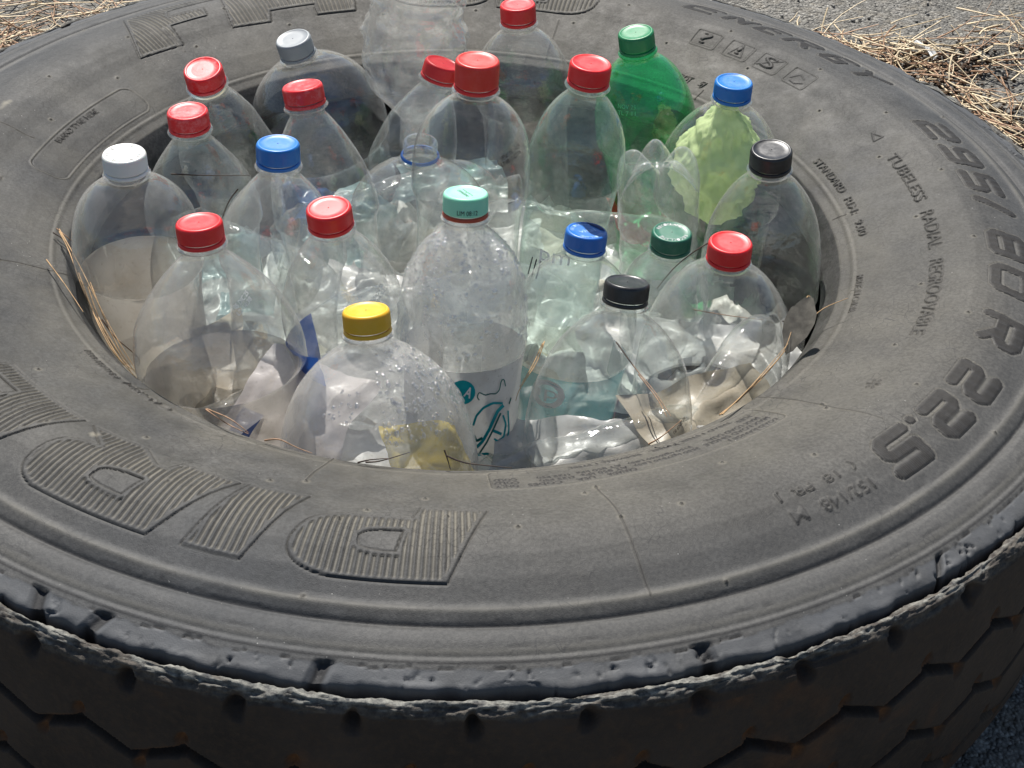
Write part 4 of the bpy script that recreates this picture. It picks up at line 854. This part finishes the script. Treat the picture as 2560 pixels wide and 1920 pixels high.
    if key == 'bluevit':
        lb = label_band(root, L, prof, sr + .008, sr + .085, -215, 35, M_LABEL_TEAL)
        wrap_text(lb, L, prof, 'ip', -112, sr + .022, .016, .014, M_PRINT_WHITE, 'label_print', 0, .0016); wrap_text(lb, L, prof, 'o', -112, sr + .022, .026, .026, M_PRINT_WHITE, 'label_print', 0, .0014)
        for k in range(9): wrap_text(lb, L, prof, 'contenido neto agua mineral gas', -92, sr + .040 + k * .0035, .028, .0022, M_PRINT_PALE, 'label_print', 0, .0016)
        wrap_text(lb, L, prof, 'A', -18, sr + .045, .012, .022, flat('pink_ink', (.5, .1, .25)), 'label_print', 0, .0014)
    if key == 'red24': lb = label_band(root, L, prof, sr + .003, sr + .075, -225, -112, M_LABEL_BLUE, .008); wrap_text(lb, L, prof, 'RES', -150, sr + .030, .026, .012, M_PRINT_WHITE, 'label_print', -.1, .0016); wrap_text(lb, L, prof, 'DIS', -150, sr + .046, .026, .012, M_PRINT_WHITE, 'label_print', -.1, .0016)
    if key == 'redR':
        lb = label_band(root, L, prof, sr + .008, sr + .030, 70, 130, M_LABEL_DARK, .0, -.0012)
        for k in range(10): wrap_text(lb, L, prof, 'I', 96 + k * 1.2, sr + .012, .0007, .020, M_PRINT_WHITE, 'label_print', 0, -.003)
    if key == 'red12': lb = label_band(root, L, prof, sr + .035, sr + .12, -180, 10, M_LABEL_CLEAR); wrap_text(lb, L, prof, 'pm', -105, sr + .060, .024, .014, M_PRINT_WHITE, 'label_print', 0, .0016)
    if key == 'red12':
        for k in range(3): wrap_text(lb, L, prof, 'I', -138 + k * 7, sr + .072, .0011, .018, M_PRINT_DARK, 'label_print', -.12, .0018)
    if key == 'mint':
        lb = label_band(root, L, prof, sr + .006, sr + .095, -250, 70, M_LABEL_WHITE)
        def onlab(x, y, off=.0014):
            f = math.asin(max(-.97, min(.97, (x - 1000) / 142))); s_ = sr + (y - 727 - 80 * math.cos(f)) / 2800; f += R(-90) ; r = radius_at(prof, s_) + off; return (math.cos(f) * r, math.sin(f) * r, L - s_)
        def stroke(pts, wd, mat, off=.0015):
            Q = []
            for (x0, y0), (x1, y1) in zip(pts[:-1], pts[1:]):
                k = max(2, int(math.hypot(x1 - x0, y1 - y0) / 4)); Q += [(x0 + (x1 - x0) * t / k, y0 + (y1 - y0) * t / k) for t in range(k)]
            Q.append(pts[-1]); Q = np.array(Q, float)
            if len(Q) > 6: Q[1:-1] = (Q[:-2] + 2 * Q[1:-1] + Q[2:]) / 4
            d = np.gradient(Q, axis=0); d /= np.linalg.norm(d, axis=1)[:, None] + 1e-9; nn_ = np.stack([-d[:, 1], d[:, 0]], -1) * wd
            V = [onlab(*q, off) for a_, b_ in zip(Q + nn_, Q - nn_) for q in (a_, b_)]; mesh('label_print', V, grid_faces(len(Q), 2), mat, lb)
        th_ = np.linspace(0, 2 * np.pi, 24, endpoint=False)
        mesh('label_print', [onlab(1000 + 30 * math.cos(t), 868 + 27 * math.sin(t)) for t in th_] + [onlab(1000, 868)], [(i, (i + 1) % 24, 24) for i in range(24)], M_TEALB, lb)
        V2_, T_ = text_flat('A', 17, 24, 0, .03); c1, s1 = math.cos(-.35), math.sin(-.35); V2_ = V2_ @ np.array([[c1, s1], [-s1, c1]]); mesh('label_print', [onlab(1014 + x, 867 - y, .0020) for x, y in V2_], T_, M_PRINT_WHITE, lb, False)
        stroke([(1027, 940), (1034, 918), (1050, 900), (1072, 888), (1096, 886)], 2.6, M_TEALB); stroke([(1040, 884), (1034, 878), (1038, 866), (1054, 873), (1064, 868), (1078, 868), (1086, 858), (1088, 836), (1094, 832), (1100, 848)], 1.3, M_TEALD)
        stroke([(1034, 990), (1050, 974), (1066, 946), (1084, 905), (1098, 890)], 3.6, M_TEALB); stroke([(1044, 1000), (1060, 976), (1076, 944), (1092, 908)], 2.0, M_TEALD); stroke([(1074, 948), (1096, 954)], 3.4, M_TEALB); stroke([(1098, 912), (1106, 930), (1102, 958), (1090, 972), (1078, 966)], 2.4, M_TEALB)
        stroke([(1030, 962), (1036, 974), (1050, 966)], 3., M_TEALD); stroke([(1040, 1004), (1064, 1000), (1080, 1012), (1096, 1020)], 3., M_TEALB); stroke([(1110, 900), (1114, 940), (1108, 984)], 2., M_TEALB); stroke([(1116, 870), (1112, 885)], 1.4, M_TEALD)
        droplets(root, L, prof, 460, 3, .028, sr - .002, -180, 0, .0005, .0024, M_DROP); droplets(root, L, prof, 520, 13, .024, .060, -200, 20, .0004, .0011, M_DROP)
    if key == 'yellow': droplets(root, L, prof, 620, 4, .024, .070, -80, 20, .0004, .0018, M_DROP); o2 = droplets(root, L, prof, 26, 5, .040, .055, -125, -98, .0008, .0017, M_DROP)
    if key == 'blackR': pass

# ---- upturned small bottle showing its five-footed base
def petal_base(Rm, n=120, m=26):
    a = np.linspace(0, 2 * np.pi, n, endpoint=False); V = []
    for x in np.linspace(1, .0, m):
        foot = .58 * math.sqrt(max(0, 1 - ((x - .58) / .42) ** 2)) if x > .58 else .20 + .38 * sstep(.06, .58, np.float64(x))
        val = (.20 - .66 * x ** 2.2) / .75
        lobe = (.5 + .5 * np.cos(5 * a - 1.571)) ** .42
        hub = .05 * math.exp(-(x / .10) ** 2)
        hgt = (foot * lobe + (val * .75) * (1 - lobe)) * Rm + hub * Rm
        V.append(np.stack([np.cos(a) * x * Rm, np.sin(a) * x * Rm, np.broadcast_to(hgt, a.shape)], -1))
    return np.array(V)
for nm, (P0, ax, Rm, Lc, lab, mat) in {'a': ((.1532, .0234, .2560), (.098, .010, -.995), .0318, .20, 'small clear bottle standing upside down, its five-lobed base up', M_PET_BRIGHT)}.items():
    av = Vector(ax).normalized(); root = empty('upturned_bottle'); base = Vector(P0) + av * Lc
    root.matrix_world = Matrix.Translation(base) @ frame_from_axis(ax); tag(root, lab, 'bottle', 'plastic bottles standing in the tyre')
    B = petal_base(Rm); B[:, :, 2] += Lc; n = B.shape[1]; a = np.linspace(0, 2 * np.pi, n, endpoint=False)
    rows = [B[i] for i in range(len(B))][::-1]
    for s in np.concatenate([np.linspace(.003, .12, 40), np.linspace(.125, .165, 14), [.17, .172, .198]]):
        r = Rm * (1 - .03 * (s > .045) * (s < .115) - .012 * math.sin(s * 260) * (s > .05) * (s < .11)) if s < .125 else (.0133 + (Rm - .0133) * math.cos(min(1, (s - .125) / .042) * math.pi / 2))
        if s >= .17: r = .0133
        rr = r + fbm(np.cos(a) * .04, np.sin(a) * .04, a * 0 + s, .03, 2, 55) * .0006
        rows.append(np.stack([np.cos(a) * rr, np.sin(a) * rr, Lc - np.maximum(s, .46 * Rm * (1 - (.5 + .5 * np.cos(5 * a - 1.571)) ** .42) + s * .3)], -1))
    mesh('bottle_body', np.concatenate(rows), grid_faces(len(rows), n, True), mat, root)
    V_, F_ = lathe_local([(0, .0005), (0, .014), (.001, .015), (.0155, .0152), (.0158, .012)], .0165, 48); c = mesh('cap', V_ * [1, 1, -1] + [0, 0, .017], F_[:, ::-1], M_CAP['white'], root)
# ---- tall upturned crumpled bottle at the back, reaching out of the frame
av = Vector((-.02, .06, -1)).normalized(); top = Vector((-.0375, .2160, .3100)) - av * .19; root = empty('upturned_bottle'); Lc = .335
base = top + av * Lc; base_m = Matrix.Translation(base) @ frame_from_axis(av); root.matrix_world = base_m
tag(root, 'tall wrinkled clear bottle standing upside down at the back, running out of the photo top', 'bottle', 'plastic bottles standing in the tyre')
B = petal_base(.040); B[:, :, 2] += Lc; n = B.shape[1]; a = np.linspace(0, 2 * np.pi, n, endpoint=False); rows = [B[i] for i in range(len(B))][::-1]
for s in np.concatenate([np.linspace(.003, .25, 90), np.linspace(.252, .300, 20), [.304, .333]]):
    if s < .07: r = .040
    elif s < .20: r = .0375 + .0022 * math.sin((s - .07) * 330) ** 2 - .003 * math.exp(-((s - .135) / .03) ** 2)
    elif s < .25: r = .0375 + .006 * float(sstep(.20, .222, np.float64(s)))
    else: r = .0133 + .0302 * math.cos(min(1, (s - .25) / .052) * math.pi / 2)
    if s >= .303: r = .0133
    am = .0052 * float(sstep(.08, .14, np.float64(s)) * (1 - sstep(.27, .30, np.float64(s))))
    rr = r + (fbm(np.cos(a) * .05, np.sin(a) * .05, a * 0 + s * 1.6, .022, 3, 155)) * am * 1.6
    rows.append(np.stack([np.cos(a) * rr, np.sin(a) * rr, np.full(n, Lc - s)], -1))
mesh('bottle_body', np.concatenate(rows), grid_faces(len(rows), n, True), M_PET_TALL, root)

# ================================================================ RUBBISH between and under the bottles
def crumple(name, c, size, rot, mat, seed, amp=.008, n=26, lab='', cat='wrapper', group=None, curl=0., fold=1.0):
    u, v = np.meshgrid(np.linspace(-.5, .5, n), np.linspace(-.5, .5, n), indexing='ij')
    X, Y = u * size[0], v * size[1]
    f = lambda sc, sd: 1 - 2 * np.abs(vnoise(X, Y, X * 0 + sd, sc, sd))
    Z = amp * (f(.045, seed) + .5 * f(.02, seed + 1) + .22 * f(.009, seed + 2)) + curl * ((u * 2) ** 2 + (v * 2) ** 2 * .4)
    X = X + fold * amp * .6 * vnoise(X, Y, X * 0 + 3, .03, seed + 5); Y = Y + fold * amp * .6 * vnoise(X, Y, X * 0 + 7, .03, seed + 6)
    ed = np.maximum(np.abs(u), np.abs(v)) * 2
    X *= 1 - .12 * sstep(.7, 1, ed) * (vnoise(X, Y, X * 0, .03, seed + 8)); Y *= 1 - .12 * sstep(.7, 1, ed) * (vnoise(X, Y, X * 0, .03, seed + 9))
    o = mesh(name, np.stack([X, Y, Z], -1).reshape(-1, 3), grid_faces(n, n), mat); o.location = c; o.rotation_euler = rot
    tag(o, lab, cat, group); return o
F_WHITE = film('white_film', (.72, .71, .69), .93, .35, .4); F_PINK = film('pinkish_film', (.72, .66, .645), .85, .35, .35); F_BEIGE = film('beige_film', (.52, .46, .36), .92, .45, .4)
F_CLEAR = film('clear_film', (.70, .72, .71), .42, .3, .22); F_BLUE = film('blue_wrapper', (.04, .12, .30), .9, .35, .3, (.5, .53, .55)); F_TEAL = film('teal_wrapper', (.36, .50, .50), .7, .4, .3, (.62, .64, .62)); F_NAVY = film('navy_wrapper', (.03, .06, .18), .95, .3, .3)
F_GREY = film('grey_film', (.56, .56, .55), .9, .4, .35); F_BLACK = film('black_wrapper', (.03, .03, .032), .97, .2, .3); F_LIME = film('lime_bag', (.72, .84, .44), .80, .05, .3); F_YEL = film('yellow_wrapper', (.80, .62, .10), .62, .2, .25); F_GREEN = film('pale_green_film', (.20, .55, .34), .55, .2, .3); F_RED = film('red_wrapper', (.5, .06, .05), .95, .3, .3)
# bottom of the hole: rubbish raised and lightened to stand in for bottle glints
gxx, gyy = np.meshgrid(np.linspace(-.29, .29, 150), np.linspace(-.29, .29, 150), indexing='ij')
gh = .088 + .030 * (1 - 2 * np.abs(vnoise(gxx, gyy, gxx * 0, .06, 301))) + .015 * (1 - 2 * np.abs(vnoise(gxx, gyy, gxx * 0, .025, 302))) + .005 * fbm(gxx, gyy, gxx * 0, .01, 2, 303)
rm_ = np.hypot(gxx, gyy); gh = gh - np.clip(rm_ - .20, 0, 1) * .45
gF = grid_faces(150, 150); gF = gF[np.hypot(gxx, gyy).reshape(-1)[gF].max(1) < .288]
t = NT('mixed_crumpled_rubbish'); v = t.n('ShaderNodeTexVoronoi'); v.inputs['Scale'].default_value = 17; v.inputs['Randomness'].default_value = 1
nz_ = t.n('ShaderNodeTexNoise'); nz_.inputs['Scale'].default_value = 14; t.l(t.co(), nz_.inputs['Vector']); vm = t.n('ShaderNodeVectorMath', operation='MULTIPLY_ADD'); t.l(nz_.outputs['Color'], vm.inputs[0]); vm.inputs[1].default_value = (.06, .06, .06); t.l(t.co(), vm.inputs[2]); t.l(vm.outputs[0], v.inputs['Vector'])
sc_ = t.n('ShaderNodeSeparateColor'); t.l(v.outputs['Color'], sc_.inputs[0])
c_ = t.ramp(sc_.outputs[0], [(.0, (.72, .72, .70)), (.22, (.55, .54, .50)), (.38, (.76, .75, .73)), (.55, (.44, .43, .40)), (.66, (.58, .53, .44)), (.80, (.70, .71, .69)), (.95, (.16, .17, .18))]); t.t.nodes[-1].color_ramp.interpolation = 'CONSTANT'
n_ = t.noise(120, 4, .75); c_ = t.mix(t.ramp(n_, [(.5, 0), (.75, .6)]), c_, (.16, .12, .08)); M_RUB = t.done(t.pbr(c_, .45, .5, t.bump(t.noise(60, 4), .6, .002)).outputs[0])
o = mesh('rubbish_fill', np.stack([gxx, gyy, gh], -1).reshape(-1, 3), gF, M_RUB); tag(o, 'crushed mixed plastic rubbish packed in the bottom of the tyre hole', 'rubbish', kind='stuff')
# distinct pieces
pieces = [
 ('plastic_film', (-.118, -.205, 0.165), (.085, .14), (R(25), R(4), R(-25)), F_PINK, 51, .006, 'pinkish white plastic film between the front left red-capped and yellow-capped bottles', 'film', 0),
 ('wrapper', (-.140, -.215, 0.186), (.016, .035), (R(30), 0, R(-30)), F_NAVY, 52, .003, 'small dark blue wrapper strip under the front left red-capped bottle', 'wrapper', 0),
 ('plastic_film', (-.060, -.235, 0.150), (.12, .12), (R(18), 0, R(4)), F_WHITE, 53, .006, 'dirty white plastic film below the yellow-capped bottle', 'film', 0),
 ('wrapper', (-.018, -.2400, 0.176), (.052, .070), (R(55), R(20), R(25)), F_YEL, 54, .014, 'crumpled yellow wrapper inside the yellow-capped bottle, at its right side', 'wrapper', 0),
 ('plastic_film', (-.200, -.130, 0.140), (.13, .11), (R(10), R(-12), R(20)), F_BEIGE, 55, .010, 'beige dirty film under the front left red-capped bottle', 'film', 0),
 ('plastic_film', (.105, -.215, 0.140), (.15, .11), (R(20), 0, 0), F_GREY, 56, .006, 'grey scuffed film below the front black-capped bottle', 'film', 0),
 ('plastic_film', (.190, -.170, 0.150), (.12, .10), (R(20), R(5), R(30)), F_BEIGE, 57, .007, 'beige film below the right red-capped bottle', 'film', 0),
 ('wrapper', (.060, -.110, .110), (.08, .07), (R(20), 0, R(10)), F_WHITE, 58, .006, 'white wrapper behind the front black-capped bottle', 'wrapper', 0),
 ('plastic_film', (-.020, -.045, 0.140), (.11, .10), (R(12), R(5), R(15)), F_CLEAR, 59, .014, 'clear crinkled film left of the drop-covered bottle', 'film', 0),
 ('plastic_film', (-.060, -.080, 0.140), (.08, .08), (R(20), R(-10), R(50)), F_CLEAR, 60, .010, 'clear crinkled film between the red-capped and the left blue-capped bottles in the middle', 'film', 0),
 ('plastic_film', (-.060, -.005, 0.135), (.11, .09), (R(8), R(4), R(-15)), F_GREY, 61, .008, 'grey film low behind the left blue-capped bottle', 'film', 0),
 ('plastic_film', (.040, .115, 0.130), (.07, .06), (R(5), R(5), R(10)), F_WHITE, 62, .008, 'pale film at the back between the red-capped bottles', 'film', 0),
 ('wrapper', (-.115, .165, 0.125), (.07, .08), (R(20), R(15), R(15)), F_BLUE, 63, .016, 'crumpled bright blue wrapper seen through the silver-capped bottle', 'wrapper', 0),
 ('wrapper', (-.085, .125, 0.125), (.07, .07), (R(20), R(-15), R(55)), F_TEAL, 64, .016, 'crumpled teal wrapper beside the blue one behind the silver-capped bottle', 'wrapper', 0),
 ('wrapper', (-.200, .055, 0.130), (.07, .06), (R(15), 0, R(15)), F_TEAL, 65, .012, 'teal and white wrapper behind the left red-capped bottles', 'wrapper', 0),
 ('wrapper', (-.165, -.005, 0.140), (.05, .03), (R(15), 0, R(5)), F_TEAL, 66, .006, 'teal wrapper between the left red-capped bottle and the left blue-capped one', 'wrapper', 0),
 ('plastic_film', (-.195, -.040, 0.130), (.08, .08), (R(10), R(5), R(35)), F_GREY, 67, .008, 'grey film low behind the white-capped bottle', 'film', 0),
 ('wrapper', (-.170, -.060, 0.130), (.05, .05), (R(10), R(-10), R(65)), F_BLACK, 68, .008, 'small black wrapper right of the white-capped bottle', 'wrapper', 0),
 ('plastic_film', (.130, .050, 0.120), (.10, .10), (R(10), 0, R(-15)), F_CLEAR, 69, .012, 'clear film below the upturned small bottle', 'film', 0),
 ('plastic_film', (.160, -.065, 0.130), (.13, .10), (R(14), 0, R(-5)), F_WHITE, 70, .010, 'white film under the small dark green capped bottle', 'film', 0),
 ('wrapper', (.035, -.010, 0.150), (.05, .04), (R(20), 0, R(-5)), F_GREY, 71, .008, 'small grey wrapper behind the drop-covered bottle', 'wrapper', 0),
 ('plastic_film', (.235, -.080, 0.130), (.08, .12), (R(5), R(-20), R(5)), F_GREY, 72, .008, 'grey film by the rightmost black-capped bottle', 'film', 0),
 ('wrapper', (-.010, .215, 0.130), (.10, .06), (R(15), 0, 0), F_TEAL, 73, .010, 'teal wrapper under the tall upturned bottle at the back', 'wrapper', 0),
 ('wrapper', (.17, .15, 0.130), (.06, .05), (R(15), R(10), R(15)), F_RED, 74, .010, 'small red wrapper seen through the green bottle', 'wrapper', 0)]
for nm, c, sz, rt, mt, sd_, am, lab, cat, cl in pieces: crumple(nm, c, sz, rt, mt, sd_, am, 30, lab, cat)
def crushed(loc, rz, ry, seed, lab, mat, Rm=.042):
    L = .23; prof = bottle_profile(.075, Rm, L, .0165, 2.4, .8, .94)
    V_, F_ = body_mesh(prof, L, seed, .0012, n=64, crush=.016, squash=.5)
    o = mesh('crushed_bottle', V_ - [0, 0, L / 2], F_, mat); o.location = loc; o.rotation_euler = (0, ry, rz); tag(o, lab, 'bottle', 'crushed bottles lying in the bottom of the tyre')
for k, (loc, rz, ry, lab, mt) in enumerate([((-.155, -.150, 0.127), .5, 1.45, 'crushed scuffed bottle lying under the front left red-capped bottle', M_PET_MILKY), ((-.045, -.180, 0.122), -.4, 1.5, 'crushed bottle lying under the yellow-capped bottle', M_PET_BRIGHT),
        ((.110, -.175, 0.127), .3, 1.5, 'crushed bottle lying under the front black-capped bottle', M_PET_BRIGHT), ((.195, -.115, 0.137), 1.0, 1.4, 'crushed bottle lying under the right front red-capped bottle', M_PET_MILKY), ((.0, -.02, 0.147), .1, 1.45, 'crushed bottle lying in the middle behind the drop-covered bottle', M_PET_BRIGHT),
        ((-.155, .045, 0.137), -.7, 1.5, 'crushed bottle lying under the left red-capped bottles', M_PET_BLUISH), ((.12, .08, 0.147), -.3, 1.5, 'crushed bottle lying in front of the green bottle', M_PET_BLUISH), ((-.05, .14, 0.142), .4, 1.5, 'crushed bottle lying at the back left of the tall upturned bottle', M_PET_BRIGHT)]):
    crushed(loc, rz, ry, 700 + k * 7, lab, mt)
# lime bag stuffed in the blue-capped bottle at the back right
c0 = Vector((.212, .090, .230)); n, m = 64, 96
th2, ph2 = np.meshgrid(np.linspace(0.02, np.pi - .02, n), np.linspace(0, 2 * np.pi, m, endpoint=False), indexing='ij')
dx, dy, dz_ = np.sin(th2) * np.cos(ph2), np.sin(th2) * np.sin(ph2), np.cos(th2)
rr = .95 + .22 * (1 - 2 * np.abs(vnoise(dx, dy, dz_, .5, 501))) + .16 * (1 - 2 * np.abs(vnoise(dx, dy, dz_, .27, 502))) + .08 * (1 - 2 * np.abs(vnoise(dx, dy, dz_, .13, 503))) + .035 * (1 - 2 * np.abs(vnoise(dx, dy, dz_, .06, 504)))
prof_r = .0310 * (.80 + .20 * np.sin(th2))
V_ = np.stack([dx * prof_r * rr, dy * prof_r * rr, dz_ * .052 * (.85 + .15 * rr)], -1); V_[..., :2] *= (1 - .28 * np.clip(dz_, 0, 1))[..., None]
o = mesh('crumpled_bag', V_.reshape(-1, 3), grid_faces(n, m, True), F_LIME); o.location = c0; tag(o, 'crumpled lime green plastic bag inside the blue-capped bottle at the back right', 'bag')
# dry leaf at the right rim
P = np.array([(.2266,-.162,.221),(.2333,-.1458,.235),(.243,-.1351,.251),(.2479,-.1462,.251),(.248,-.1556,.246),(.2405,-.1591,.229)])
nl_ = 14; L0 = [P[0] * (1 - t) + P[2] * t for t in np.linspace(0, 1, nl_)]; V = []
for i, t in enumerate(np.linspace(0, 1, nl_)):
    w_ = math.sin(math.pi * t) ** .8 * .0115
    for k in (-1, -.5, 0, .5, 1): V.append(L0[i] + np.array([.75, -.55, .15]) * w_ * k + np.array([.2, .3, 1.]) * (.003 * abs(k) * math.sin(math.pi * t) + .001 * math.sin(i * 2 + k * 3)))
o = mesh('dry_leaf', V, grid_faces(nl_, 5), flat('dry_grey_leaf', (.10, .092, .075), .7, .35, 120)); tag(o, 'curled dry grey leaf standing at the right rim between bottle and bead', 'leaf')
bpy.context.view_layer.update()
print('TRIS', sum(len(o.data.loops) - 2 * len(o.data.polygons) for o in S.objects if o.type == 'MESH'))
